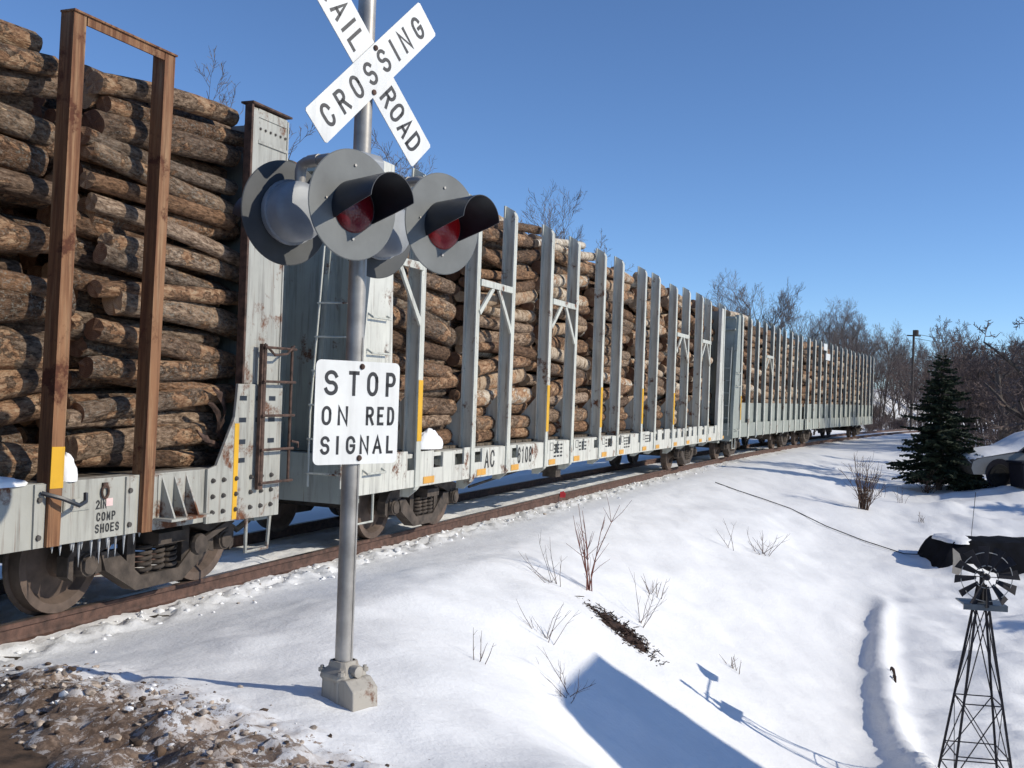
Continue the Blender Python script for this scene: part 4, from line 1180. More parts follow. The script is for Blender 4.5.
def make_light(a, sg, zc, lit):
    """sg=+1 faces the road on this side, -1 faces away"""
    f = Vector((math.sin(naz + R(3.5)), math.cos(naz + R(3.5)), 0)) * sg; rt = Vector((-f.y, f.x, 0))
    c = SP(a, 0.34 if sg > 0 else -0.235, zc)
    def LP(x, d, z): return c + rt * x + f * d + ZU * z
    h = MB()
    h.lathe([(0.06, -0.178), (0.13, -0.172), (0.160, -0.160), (0.172, -0.140), (0.176, -0.06), (0.19, -0.058), (0.19, -0.035), (0.178, -0.032), (0.178, -0.006)], c, f, 32)
    unit = h.build('light_unit', M['housing'], sig, smooth=True)
    h = MB(); h.box(LP(-0.19, -0.05, 0.02), (0.04, 0.05, 0.12))
    h.build('hinge', M['galv'], unit)
    d = MB(); d.lathe([(0.30, -0.004), (0.305, 0.0), (0.30, 0.004)], c, f, 64)
    me_ = d.mesh('background_disc', [M['discface'], M['discback']])
    for pl_ in me_.polygons:
        if pl_.normal.dot(f) < -0.5: pl_.material_index = 1
    obj_from_mesh('background_disc', me_, unit)
    l = MB(); c = c - ZU * 0.018
    l.lathe([(0.1365, 0.006), (0.135, 0.012), (0.122, 0.028), (0.09, 0.044), (0.045, 0.053), (0.002, 0.056)], c, f, 32)
    l.build('lens', M['lens_lit'] if lit else M['lens'], unit, smooth=True)
    if lit:
        MB().lathe([(0.011, 0), (0.009, 0.006), (0.002, 0.008)], LP(-0.050, 0.051, 0.040), f, 10).build('lamp_glow', M['lamp'], unit, smooth=True)
    hd = MB(); V = []; F = []
    N_ = 30; K = 8
    for layer, rr in ((0, 0.151), (1, 0.1465)):
        for i in range(N_ + 1):
            th = R(-28 + (236) * i / N_); sn = math.sin(th)
            Lh = 0.325 if sn > 0.05 else 0.325 * max(0.03, 1 + (sn - 0.05) / 0.52)
            for k in range(K + 1):
                dd = 0.004 + Lh * k / K
                V.append(LP(rr * math.cos(th), dd, rr * math.sin(th) + 0.03 * dd))
    W_ = K + 1; S_ = (N_ + 1) * W_
    for ly in (0, 1):
        for i in range(N_):
            for k in range(K):
                q = ly * S_ + i * W_ + k; F.append((q, q + 1, q + W_ + 1, q + W_))
    for i in range(N_): F.append((i * W_ + K, (i + 1) * W_ + K, S_ + (i + 1) * W_ + K, S_ + i * W_ + K))
    for k in range(K):
        F.append((k, k + 1, S_ + k + 1, S_ + k)); q = N_ * W_ + k; F.append((q, q + 1, S_ + q + 1, S_ + q))
    hd.add(V, F); hd.build('hood', M['discblack'], unit, smooth=True)
    for (bx_, zz, br_) in ((0, 0.235, 0.008), (0, -0.17, 0.008), (-0.19, 0.03, 0.006)):
        MB().lathe([(br_, 0.004), (br_, 0.012)], LP(bx_, 0.0, zz), f, 8).build('bolt', M['galv'], unit)
    return unit
ZL = 2.935
make_light(-0.36, 1, ZL, False); make_light(0.36, 1, ZL, True)
make_light(-0.36, -1, ZL, False); make_light(0.36, -1, ZL, False)
# crossbuck
ZC = 3.815
def blade(ang, off, words):
    """ang: angle of the blade's long axis from the arm direction"""
    ca, sa = math.cos(ang), math.sin(ang)
    ex = av * ca + ZU * sa; ez = -av * sa + ZU * ca
    c = SP(0, off, ZC)
    hl, hw, t = 0.61, 0.1145, 0.0025
    b_ = MB(); poly = []
    for (sx_, sz_) in ((1, 1), (-1, 1), (-1, -1), (1, -1)):
        for (dx, dz) in (((0, -1), (-1, 0)) if sx_ * sz_ > 0 else ((-1, 0), (0, -1))):
            poly.append((sx_ * (hl + 0.012 * dx), sz_ * (hw + 0.012 * dz)))
    V = [c + ex * p_[0] + ez * p_[1] + nv * t for p_ in poly] + [c + ex * p_[0] + ez * p_[1] - nv * t for p_ in poly]
    n = len(poly)
    b_.add(V, [tuple(range(n)), tuple(reversed(range(n, 2 * n)))] + [(i, (i + 1) % n, n + (i + 1) % n, n + i) for i in range(n)])
    bo = b_.build('crossbuck_blade', M['signwhite'], sig)
    lm = MB(); place = lambda x, z: c + ex * x + ez * z + nv * (t + 0.0012)
    build_letters([(ch, xa, -0.070, wd, 0.140) for (ch, xa, wd) in words], 0.0215, place, M['signblack'], bo)
    if off > 0.08:
        for q in (0.128, -0.135): MB().lathe([(0.017, t), (0.016, t + 0.008), (0.008, t + 0.012)], c + ZU * q, nv, 10).build('bolt', M['rust'], bo)
def spread(word, xa, xb, wI=0.024, w=0.082):
    ws = [wI if c_ == 'I' else w for c_ in word]
    gap = ((xb - xa) - sum(ws)) / (len(word) - 1); out = []; x = xa
    for c_, w_ in zip(word, ws): out.append((c_, x, w_)); x += w_ + gap
    return out
blade(R(45), 0.082, spread('CROSSING', -0.53, 0.53))
blade(R(-45), 0.072, spread('RAIL', -0.555, -0.155) + spread('ROAD', 0.145, 0.545))
mb = MB(); mb.box(SP(0, 0.062, ZC), (0.01, 0.01, 0.01))
mb.tube([SP(-0.01, 0.0, ZC + 0.128), SP(0, 0.085, ZC + 0.128)], 0.012, 8); mb.tube([SP(0, 0.0, ZC - 0.135), SP(0, 0.085, ZC - 0.135)], 0.012, 8)
mb.build('crossbuck_bracket', M['galv'], sig)
# stop sign
ZS = 1.785
sn_ = Vector((math.sin(R(135.5)), math.cos(R(135.5)), 0)); sa_ = Vector((-sn_.y, sn_.x, 0))
def SS(x, z, d=0.066): return sa_ * (x - 0.012) + sn_ * d + ZU * (ZS + z - PZ)
poly = []
for (sx_, sz_, a0) in ((1, 1, 0), (-1, 1, 90), (-1, -1, 180), (1, -1, 270)):
    for k in range(5):
        an = R(a0 + 22.5 * k); poly.append((sx_ * (0.303 - 0.036) + 0.036 * math.cos(an), sz_ * (0.303 - 0.036) + 0.036 * math.sin(an)))
b_ = MB(); n = len(poly)
b_.add([SS(*p_, 0.068) for p_ in poly] + [SS(*p_, 0.064) for p_ in poly], [tuple(range(n)), tuple(reversed(range(n, 2 * n)))] + [(i, (i + 1) % n, n + (i + 1) % n, n + i) for i in range(n)])
sgn = b_.build('stop_sign', M['signwhite'], sig)
lm = MB(); place = lambda x, z: SS(x, z, 0.0692)
def fx(px): return (px - 375.0) / 234.0 * 0.606
for (row, z_, h_, t_) in (((('S', 281, 318), ('T', 347, 376), ('O', 398, 430), ('P', 452, 481)), 0.098, 0.146, 0.0225), ((('O', 277, 303), ('N', 320, 348), ('R', 398, 421), ('E', 430, 449), ('D', 459, 480)), -0.075, 0.112, 0.018), ((('S', 276, 301), ('I', 318, 326), ('G', 345, 371), ('N', 383, 409), ('A', 420, 447), ('L', 459, 479)), -0.245, 0.108, 0.018)):
    build_letters([(ch, fx(a), z_, fx(b2) - fx(a), h_) for ch, a, b2 in row], t_, place, M['signblack'], sgn)
for z in (0.272, -0.268): MB().lathe([(0.018, 0.0), (0.018, 0.004), (0.013, 0.012), (0.005, 0.014)], SS(0.02, z, 0.068), sn_, 12).build('bolt', M['rust'], sgn, smooth=True)

# ------------------------------------------------------------------ bare trees and shrubs
def branch_mesh(name, seed, height, trunk_r, levels=5, spread=0.55, droop=0.0, first=0.25, mats=('treebark', 'treetwig'), multi=1, twig_r=0.006, kids=(7, 6, 5, 5), upright=0.25, lean=0.0):
    """returns two meshes: trunk with limbs, crown of twigs"""
    rng = random.Random(seed)
    T = MB(); C = MB()
    def grow(p, d, L, r, lv):
        segs = 5 if lv == 0 else 4 if lv <= 2 else 3
        pts = [p.copy()]; rad = [r]; q = p.copy(); dd = d.copy()
        wob = 0.07 if lv == 0 else 0.20
        for i in range(segs):
            dd = (dd + Vector((rng.gauss(0, wob), rng.gauss(0, wob), rng.gauss(0, wob * 0.6) + upright * 0.10 - droop * 0.05 * lv))).normalized()
            q = q + dd * (L / segs); pts.append(q.copy()); rad.append(max(twig_r * 0.6, r * (1 - (i + 1) / segs * (0.55 if lv == 0 else 0.75))))
        tgt = T if lv <= 1 else C
        tgt.tube(pts, rad, 7 if lv == 0 else 5 if lv == 1 else 3, cap=False)
        if lv + 1 >= levels: return
        nk = kids[min(lv, len(kids) - 1)]
        for k in range(nk):
            t = (first if lv == 0 else 0.22) + (1 - (first if lv == 0 else 0.22)) * (k + rng.uniform(0.2, 1.0)) / nk
            t = min(t, 0.999); f = t * segs; i = int(f); pp = pts[i].lerp(pts[i + 1], f - i); rr = rad[i] + (rad[i + 1] - rad[i]) * (f - i)
            base = (pts[i + 1] - pts[i]).normalized()
            side = base.orthogonal().normalized(); side.rotate(Matrix.Rotation(rng.uniform(0, 6.283), 3, base))
            nd = (base * (1 - spread) + side * (spread + rng.uniform(-.1, .15)) + Vector((0, 0, upright * 0.5))).normalized()
            grow(pp, nd, L * (0.62 if lv == 0 else 0.60) * rng.uniform(0.6, 1.1) * (1.1 - 0.5 * t), max(twig_r, rr * 0.55), lv + 1)
    for mI in range(multi):
        an = rng.uniform(0, 6.28); off = 0.0 if multi == 1 else 0.15 * trunk_r * 8
        dirn = Vector((math.cos(an) * (lean + (0.28 if multi > 1 else 0.03)), math.sin(an) * (lean + (0.28 if multi > 1 else 0.03)), 1)).normalized()
        grow(Vector((math.cos(an) * off, math.sin(an) * off, -0.3)), dirn, height * (0.62 if levels > 3 else 0.8) * rng.uniform(0.85, 1.05), trunk_r * (1 if multi == 1 else rng.uniform(0.6, 1)), 0)
    return T.mesh(name + '_trunk', M[mats[0]], True, 60), C.mesh(name + '_crown', M[mats[1]], False)

def plant_tree(meshes, name, x, y, label, cat, group=None, rz=None, sc=1.0, zoff=0.0, parts=('trunk', 'crown')):
    e = empty(name, (x, y, tz(x, y) + zoff), random.uniform(0, 6.28) if rz is None else rz)
    e.scale = (sc, sc, sc * random.uniform(0.92, 1.1))
    obj_from_mesh(parts[0], meshes[0], e); obj_from_mesh(parts[1], meshes[1], e)
    tag(e, label, cat, group); return e

TV = [branch_mesh('bare_tree', 20 + i, 9.5, 0.080, 5, 0.46, kids=(12, 7, 6, 4), upright=0.42, twig_r=0.0062) for i in range(4)]
TV += [branch_mesh('brush_tree', 40 + i, 6.0, 0.075, 5, 0.50, kids=(9, 7, 6, 4), multi=2, upright=0.36, twig_r=0.0065, mats=('treebark', 'treetwig2'), first=0.12) for i in range(3)]
SHV = [branch_mesh('thicket', 60 + i, 2.2, 0.03, 4, 0.5, kids=(6, 5, 4), multi=6, upright=0.35, twig_r=0.006, mats=('treetwig2', 'treetwig2'), first=0.15) for i in range(3)]

def P(px, D):      # world xy for a picture column at a given distance from the camera
    return (px - 512) / 1050 * D, D
rt = random.Random(3)
# tall bare trees behind the train
for (px, D, sc, v, lab) in ((282, 34, 1.62, 0, 'bare tree behind the nearest car, left of the crossbuck'), (258, 40, 1.38, 1, 'bare tree half hidden by the logs of the nearest car'),
                            (306, 38, 1.7, 2, 'bare tree showing between the nearest car and the signal'), (392, 40, 1.25, 3, 'bare tree behind the round signal lights'),
                            (468, 46, 1.15, 0, 'bare tree top just right of the signal lights'), (580, 52, 1.65, 1, 'bare tree top above the middle of the second log car'), (555, 58, 1.5, 3, 'faint bare tree above the second log car'),
                            (655, 58, 1.1, 2, 'low bare tree top behind the far half of the second car')):
    x, y = P(px, D); plant_tree(TV[v], 'bare_tree', x, y, lab, 'tree', 'bare trees behind the train', sc=sc)
for i, (px, D, sc, v) in enumerate(((705, 62, 1.05, 1), (735, 66, 1.3, 0), (764, 60, 1.38, 2), (788, 68, 1.2, 3), (815, 74, 0.95, 0), (750, 80, 1.4, 1), (800, 84, 1.1, 2), (722, 78, 1.25, 3), (775, 76, 1.25, 1), (838, 86, 1.0, 3), (852, 90, 1.0, 2))):
    x, y = P(px, D); plant_tree(TV[v], 'bare_tree', x, y, '%s bare tree from the left above the two far log cars' % ['first', 'third', 'fifth', 'seventh', 'ninth', 'fourth', 'eighth', 'second', 'sixth', 'tenth', 'eleventh'][i], 'tree', 'bare trees above the far cars', sc=sc)
# woods on the right and at the end of the track
for i in range(105):
    px = rt.uniform(825, 1075); D = rt.uniform(84, 135)
    x, y = P(px, D); v = rt.choice((0, 1, 2, 3, 4, 5, 6))
    u, s = track_us(np.array([x]), np.array([y]))
    if -4 < s[0] < 3: continue
    plant_tree(TV[v], 'bare_tree', x, y, 'bare tree in the brown far wood beyond the track', 'tree', 'trees of the far wood', sc=rt.uniform(0.85, 1.15) * (1.0 if v < 4 else 1.35))
for i in range(38):
    px = rt.uniform(950, 1090); D = rt.uniform(44, 72)
    x, y = P(px, D)
    plant_tree(TV[rt.choice((4, 5, 6))], 'bare_tree', x, y, 'reddish brown bare tree in the thicket right of the spruce', 'tree', 'trees right of the spruce', sc=rt.uniform(1.0, 1.4))
for i in range(60):
    px = rt.uniform(868, 935); D = rt.uniform(80, 100)
    x, y = P(px, D); u, s = track_us(np.array([x]), np.array([y]))
    if -3.5 < s[0] < 3: continue
    plant_tree(SHV[i % 3], 'shrub', x, y, 'brown brush on the snowy cut bank at the end of the train', 'shrub', 'brush on the cut bank', sc=rt.uniform(0.6, 1.1), parts=('stem', 'twigs'))
for i in range(22):
    px = rt.uniform(940, 1060); D = rt.uniform(40, 60)
    x, y = P(px, D)
    plant_tree(SHV[i % 3], 'shrub', x, y, 'low brown brush under the trees right of the spruce', 'shrub', 'brush under the right-hand trees', sc=rt.uniform(0.7, 1.2), parts=('stem', 'twigs'))
# old apple tree whose limbs reach in from the right
AP = branch_mesh('apple', 91, 5.6, 0.17, 5, 0.68, kids=(9, 7, 6, 5), upright=0.12, twig_r=0.009, first=0.2, mats=('treebark', 'treetwig2'), lean=0.1)
x, y = P(1046, 33); plant_tree(AP, 'apple_tree', x, y, 'gnarled bare fruit tree reaching in at the right edge', 'tree', rz=1.1, sc=1.95)
x, y = P(1005, 39); plant_tree(AP, 'apple_tree', x, y, 'spreading bare fruit tree behind the snowed-in silver car', 'tree', rz=3.9, sc=1.25)

# spruce -----------------------------------------------------------------------
def spruce_mesh(seed, H, Rb):
    rng = random.Random(seed); T = MB(); C = MB()
    T.tube([(0, 0, -0.3), (0, 0, H * 0.5), (0.02, 0, H)], [H * 0.022, H * 0.013, 0.008], 8)
    z = 0.09 * H
    while z < H * 0.985:
        t = z / H
        Lb = Rb * (1 - t) ** 0.72 * rng.uniform(0.85, 1.1) + 0.06
        nb = 7 if t < 0.5 else 6 if t < 0.8 else 4
        a0 = rng.uniform(0, 6.28)
        for k in range(nb):
            a = a0 + 6.283 * k / nb + rng.uniform(-.25, .25); L = Lb * rng.uniform(0.5, 1.22)
            d = Vector((math.cos(a), math.sin(a), 0)); up = 0.35 * t - 0.10
            dz_ = rng.uniform(-.09, .09); up += rng.uniform(-.22, .18)
            pts = [Vector((0, 0, z + dz_)) + d * (L * q) + ZU * (L * (up * q - 0.34 * q * q + 0.24 * q ** 3)) for q in (0, .35, .7, 1)]
            T.tube(pts, [0.016, 0.011, 0.007, 0.003], 3, cap=False)
            side = Vector((-d.y, d.x, 0)); ns = max(5, int(L / 0.036))
            for i in range(ns):
                q = (i + rng.random()) / ns
                if q < 0.12: continue
                f = q * 3; j = min(2, int(f)); p_ = pts[j].lerp(pts[j + 1], f - j)
                for sg in (-1, 1, 0):
                    tw = L * 0.26 * (1.15 - q) * rng.uniform(0.35, 1.3) + 0.05 if sg else 0.08
                    dd = (d * rng.uniform(.35, .85) + side * sg * 0.8 + ZU * rng.uniform(-.75, .25)).normalized()
                    e_ = p_ + dd * tw
                    nrm = dd.cross(ZU).normalized()
                    for rep in range(2):
                        w = 0.019 * rng.uniform(0.6, 1.4); ax = nrm if rep == 0 else dd.cross(nrm)
                        C.add([p_ + ax * w * 0.6, p_ - ax * w * 0.6, p_.lerp(e_, 0.6) - ax * w, e_, p_.lerp(e_, 0.6) + ax * w], [(0, 1, 2, 3, 4)])
        z += H * 0.021 * (1 - 0.35 * t) * rng.uniform(0.6, 1.4)
    return T.mesh('spruce_trunk', M['treebark'], True), C.mesh('spruce_foliage', M['needle'])
SPR = spruce_mesh(5, 4.05, 1.35)
x, y = P(942, 30.5); plant_tree(SPR, 'spruce_tree', x, y, 'dark green spruce standing alone in the snow', 'tree', rz=0.4, sc=1.0, parts=('trunk', 'foliage'))
SPR2 = spruce_mesh(8, 1.1, 0.5)
x, y = P(971, 30.0); plant_tree(SPR2, 'spruce_tree', x, y, 'small spruce seedling at the foot of the dark spruce', 'tree', sc=1.0, parts=('trunk', 'foliage'))
# trees and house beyond the right picture edge: they throw the long shadows over the yard and the bank
for (x, y, sc, v, lab) in ((15.4, 16.0, 1.0, 'S', 'spruce by the windmill yard outside the right picture edge'), (21.8, 28.9, 1.55, 'S', 'tall spruce shading the silver car outside the right picture edge'), (22.5, 25.2, 1.6, 'S', 'spruce in the yard outside the right picture edge'), (26, 29.5, 0.8, 0, 'bare tree outside the right picture edge, farther one'), (23.5, 20.5, 0.85, 1, 'bare tree outside the right picture edge, nearer one'), (21, 35, 0.75, 3, 'bare yard tree outside the right edge by the lane')):
    plant_tree(SPR if v == 'S' else TV[v], 'spruce_tree' if v == 'S' else 'bare_tree', x, y, lab, 'tree', sc=sc, parts=('trunk', 'foliage') if v == 'S' else ('trunk', 'crown'))

# shrubs on the bank -----------------------------------------------------------------
def twig_bush(name, x, y, label, seed, n, h, spread_, mat, r=0.006, sub=3, cat='shrub', tilt=(0, 0)):
    rng = random.Random(seed); e = empty(name, (x, y, tz(x, y)))
    for i in range(n):
        mb = MB(); a = rng.uniform(0, 6.28); sp = rng.uniform(0.1, 1) * spread_
        d = Vector((math.cos(a) * sp + tilt[0], math.sin(a) * sp + tilt[1], 1)).normalized(); L = h * rng.uniform(0.55, 1.05)
        p_ = Vector((rng.gauss(0, .05), rng.gauss(0, .05), -0.05)); pts = [p_]; dd = d
        for k in range(5):
            dd = (dd + Vector((rng.gauss(0, .09), rng.gauss(0, .09), rng.gauss(0, .05)))).normalized(); pts.append(pts[-1] + dd * L / 5)
        mb.tube(pts, [r, r * .9, r * .8, r * .65, r * .5, r * .3], 4, cap=False)
        for k in range(sub):
            j = rng.randint(1, 4); q = pts[j]; s2 = (dd + Vector((rng.gauss(0, .6), rng.gauss(0, .6), rng.uniform(-.1, .5)))).normalized(); l2 = L * rng.uniform(.12, .35)
            q2 = q + s2 * l2 * .5; q3 = q2 + (s2 + Vector((rng.gauss(0, .2), rng.gauss(0, .2), .1))).normalized() * l2 * .5
            mb.tube([q, q2, q3], [r * .55, r * .4, r * .25], 3, cap=False)
        mb.build('stem', M[mat], e)
    tag(e, label, cat); return e
x, y = P(868, 26.2); twig_bush('shrub', x, y, 'upright brown twiggy bush on the bank left of the spruce', 2, 34, 1.45, 0.42, 'bush', 0.010, 7)
twig_bush('shrub', 1.02, 12.75, 'tall thin red-brown stems rising from the snow bank', 4, 7, 1.30, 0.22, 'bushred', 0.0075, 4)
twig_bush('shrub', 0.62, 12.4, 'sprawling low twigs left of the tall red-brown stems', 9, 7, 0.75, 1.5, 'bush', 0.004, 3, tilt=(-.6, 0))
twig_bush('shrub', 1.62, 12.6, 'sprawling low twigs right of the tall red-brown stems', 12, 6, 0.75, 1.2, 'bush', 0.004, 3, tilt=(.9, 0.2))
twig_bush('shrub', 0.44, 10.2, 'dead twigs above the big shadow on the bank', 14, 7, 0.55, 1.3, 'bush', 0.004, 2)
twig_bush('shrub', 0.60, 9.25, 'flattened dead weeds inside the big shadow', 16, 9, 0.6, 2.2, 'bush', 0.004, 3, tilt=(-.3, .2))
twig_bush('shrub', 4.75, 19.5, 'dry weeds sticking out of the bank below the long dark line', 18, 9, 0.62, 1.4, 'bush', 0.006, 3)
twig_bush('shrub', 4.0, 18.9, 'single leaning dry stalk beside the bank weeds', 21, 3, 0.7, 0.9, 'bush', 0.005, 2)
twig_bush('shrub', -0.22, 8.3, 'tiny dry stems in the snow right of the signal base', 22, 4, 0.35, 0.9, 'bush', 0.0035, 2)
twig_bush('shrub', 12.0, 30.1, 'brown brush at the left foot of the spruce', 25, 26, 0.75, 0.9, 'bush', 0.008, 5)
for i, (px, D, hh) in enumerate(((905, 27.5, .5), (884, 29, .6), (660, 14.2, .35), (745, 13.0, .28), (925, 25.5, .3))):
    x, y = P(px, D); twig_bush('weed', x, y, ['dry grass stalks right of the twiggy bush', 'dry stalks behind the twiggy bush', 'small bent weed right of the dark root patch', 'faint flattened weed low on the bank', 'dry stalks at the lip of the yard'][i], 30 + i, 7, hh, 0.8, 'bush', 0.005, 2, cat='weed')
# dark root / debris clump melted out of the snow
e = empty('brush_clump', (1.33, 11.9, tz(1.33, 11.9))); tag(e, 'dark tangle of roots and soil melted out of the snow bank', 'brush')
rg_ = random.Random(77); mb = MB()
for i in range(520):
    t = rg_.uniform(-.5, .5) * rg_.uniform(.6, 1.1); px_ = t * 0.66 + rg_.gauss(0, .10); py_ = -t * 0.42 + rg_.gauss(0, .15)
    zz = tz(1.33 + px_, 11.9 + py_) - e.location.z
    a = rg_.uniform(0, 6.28); l = rg_.uniform(.04, .13); d = Vector((math.cos(a), math.sin(a), rg_.uniform(-.2, .8))).normalized()
    p_ = Vector((px_, py_, zz + rg_.uniform(-.02, .04))); mb.tube([p_ - d * l * .5, p_ + d * l * .1 + Vector((rg_.gauss(0, .01), 0, 0)), p_ + d * l * .5], [.004, .007, .002], 3, cap=False)
tag(mb.build('root_tangle', M['debris'], e), kind='stuff')
mb = MB(); vs_ = []; fs = []
for i in range(15):
    for j in range(7):
        t = (i / 14 - .5); w_ = (j / 6 - .5); xx = t * 0.66 + w_ * 0.20; yy = -t * 0.40 + w_ * 0.46
        rr = max(0, 1 - (2 * t) ** 4) * max(0, 1 - (2 * w_) ** 2)
        vs_.append((xx, yy, tz(1.33 + xx, 11.9 + yy) - e.location.z - 0.03 + rr * (0.05 + rg_.uniform(-.035, .05))))
for i in range(14):
    for j in range(6): k = i * 7 + j; fs.append((k, k + 7, k + 8, k + 1))
mb.add(vs_, fs); mb.build('soil', M['debris'], e, smooth=True)

# thin dark line over the snow, drawn as a tube
pts = []
for (x, y) in ((5.15, 26.2), (5.6, 25.6), (6.0, 24.9), (6.5, 24.2), (7.1, 23.4), (7.7, 22.7), (8.4, 22.2), (9.2, 22.0)): pts.append((x, y, tz(x, y) + 0.025))
o = MB().tube(pts, 0.011, 5).build('dark_line', M['iron'], smooth=True); tag(o, 'thin dark line running down the snow bank', 'dark_line')
# red marker on the near rail
x, y = track_pt(8.9, 0.09)
o = MB().prism([(-0.05, 0), (0.05, 0), (0.06, 0.07), (0.02, 0.12), (-0.05, 0.10)], -0.02, 0.02).build('rail_marker', M['redtape'], loc=(x, y, -0.06)); tag(o, 'small bright red marker beside the near rail', 'marker')
# snow lying on the cars
def snow_lump(name, w, sx_, sy_, sz_, label, seed):
    rg = random.Random(seed); mb = MB(); n, m_ = 14, 7; V = []; F = []
    for i in range(m_ + 1):
        ph = (i / m_) * math.pi / 2
        for k in range(n):
            a = 6.283 * k / n; rr = math.cos(ph) * (1 + .16 * math.sin(2 * a + seed) + rg.uniform(-.10, .10))
            V.append((sx_ * rr * math.cos(a), sy_ * rr * math.sin(a), sz_ * math.sin(ph) * (1 + rg.uniform(-.12, .12))))
    for i in range(m_):
        for k in range(n): F.append((i * n + k, i * n + (k + 1) % n, (i + 1) * n + (k + 1) % n, (i + 1) * n + k))
    F.append(tuple(reversed(range(n))))
    mb.add(V, F); o = mb.build(name, M['snow_clean'], smooth=True, angle=70, loc=w); o.rotation_euler = (0, 0, car2.rotation_euler.z); tag(o, label, 'snow'); return o
snow_lump('snow_lump', m2_ @ Vector((x0 + 2.02, -1.36, 1.165)), 0.26, 0.13, 0.24, 'lump of snow on the deck of the second car behind the stop sign', 3)
snow_lump('snow_lump', m1 @ Vector((c1(-4.72), -1.40, 1.16)), 0.30, 0.09, 0.07, 'strip of snow on the nearest deck at the left edge', 4)
snow_lump('snow_lump', m1 @ Vector((c1(-4.05), -1.40, 1.16)), 0.10, 0.08, 0.20, 'snow wedged between the log stacks of the nearest car', 5)
# strips of loose bark wedged at the end of the nearest stack
for i, (uu, z, l, ry) in enumerate(((-2.20, 1.75, 0.40, 1.0), (-2.25, 1.58, 0.5, 0.7), (-2.35, 1.42, 0.55, 0.1), (-2.15, 1.50, 0.36, 1.3))):
    mb = MB(); rg = random.Random(60 + i); V = []; F = []
    for k in range(9):
        t = k / 8; wd = 0.035 * math.sin(math.pi * (0.12 + 0.8 * t)) * rg.uniform(.7, 1.3); xx = (t - .5) * l * .8; cz = 0.06 * math.sin(t * 3 + i) + rg.gauss(0, .006)
        for (dy, dz) in ((-.012, -wd), (-.022, 0), (-.010, wd), (.004, 0)): V.append((xx + rg.gauss(0, .008), dy + rg.gauss(0, .004), cz + dz))
    for k in range(8):
        for m_ in range(4): F.append((k * 4 + m_, k * 4 + (m_ + 1) % 4, k * 4 + 4 + (m_ + 1) % 4, k * 4 + 4 + m_))
    F += [(3, 2, 1, 0), (32, 33, 34, 35)]
    mb.add(V, F); o = mb.build('bark_strip', M['debris'] if i % 2 else M['rust'], loc=m1 @ Vector((c1(uu), -1.33 - .02 * i, z))); o.rotation_euler = (0.2 * i, ry, car1.rotation_euler.z)
    tag(o, ['upper', 'middle', 'flat', 'steep'][i] + ' loose bark strip at the right end of the nearest stack', 'bark')

# ------------------------------------------------------------------ yard things
# bits of the snowed-over trunk that show along the foot of the bank
e = empty('fallen_trunk', (5.05, 14.2, tz(5.05, 14.2))); tag(e, 'dark bark of a snowed-over fallen trunk along the foot of the bank', 'trunk')
mb = MB()
for (x, y, l) in ((5.38, 14.55, .16), (5.28, 14.2, .10)):
    z_ = tz(x, y) - e.location.z
    mb.tube([(x - e.location.x, y - l - e.location.y, z_ - .03), (x + .01 - e.location.x, y - l * .3 - e.location.y, z_ + .035), (x + .03 - e.location.x, y + l * .4 - e.location.y, z_ + .03), (x + .05 - e.location.x, y + l - e.location.y, z_ - .03)], [.012, .024, .02, .01], 6)
mb.build('bark_patch', M['debris'], e)

# garden windmill
WX, WY = P(988, 10.9)
WZ = tz(WX, WY)
wm = empty('garden_windmill', (WX, WY, WZ), R(-9)); tag(wm, 'dark iron garden windmill with open lattice tower', 'windmill')
HT = 0.21 - WZ                      # hub height above its base
TB, TT = 0.315, 0.03                # half widths at base and top
zt = HT - 0.10
def leg(z, sx_, sy_):
    t = z / zt; h_ = TB + (TT - TB) * t; return Vector((sx_ * h_, sy_ * h_, z))
for sx_ in (-1, 1):
    for sy_ in (-1, 1):
        mb = MB(); mb.bar(leg(-0.1, sx_, sy_), leg(zt, sx_, sy_), 0.021, 0.021); mb.build('tower_leg', M['iron'], wm)
mb = MB()
lv = [0.25, 0.95, 1.50, zt - 0.28]
for z in (0.25, 0.46, 0.98):
    for (a, b_) in (((-1, -1), (1, -1)), ((1, -1), (1, 1)), ((1, 1), (-1, 1)), ((-1, 1), (-1, -1))): mb.bar(leg(z, *a), leg(z, *b_), 0.008, 0.011)
for (z0_, z1_) in ((0.25, 0.98), (0.98, zt - 0.25)):
    for (a, b_) in (((-1, -1), (1, -1)), ((1, 1), (-1, 1)), ((1, -1), (1, 1)), ((-1, 1), (-1, -1))):
        mb.bar(leg(z0_, *a), leg(z1_, *b_), 0.007, 0.010); mb.bar(leg(z0_, *b_), leg(z1_, *a), 0.007, 0.010)
mb.build('tower_brace', M['iron'], wm)
mb = MB(); mb.bx(-0.215, 0.215, -0.16, 0.16, zt - 0.20, zt - 0.185); mb.bx(-0.215, 0.215, -0.165, -0.155, zt - 0.245, zt - 0.185); mb.build('platform', M['greymetal'], wm)
mb = MB(); mb.tube([(0, 0, zt - 0.2), (0, 0, HT + 0.03)], 0.025, 8); mb.tube([(0, -0.14, HT), (0, 0.12, HT)], 0.02, 8); mb.build('mast', M['iron'], wm, smooth=True)
hub = MB().lathe([(0.02, -0.04), (0.035, -0.02), (0.035, 0.03)], (0, -0.16, HT), (0, 1, 0), 12).build('wind_wheel', M['iron'], wm, smooth=True)
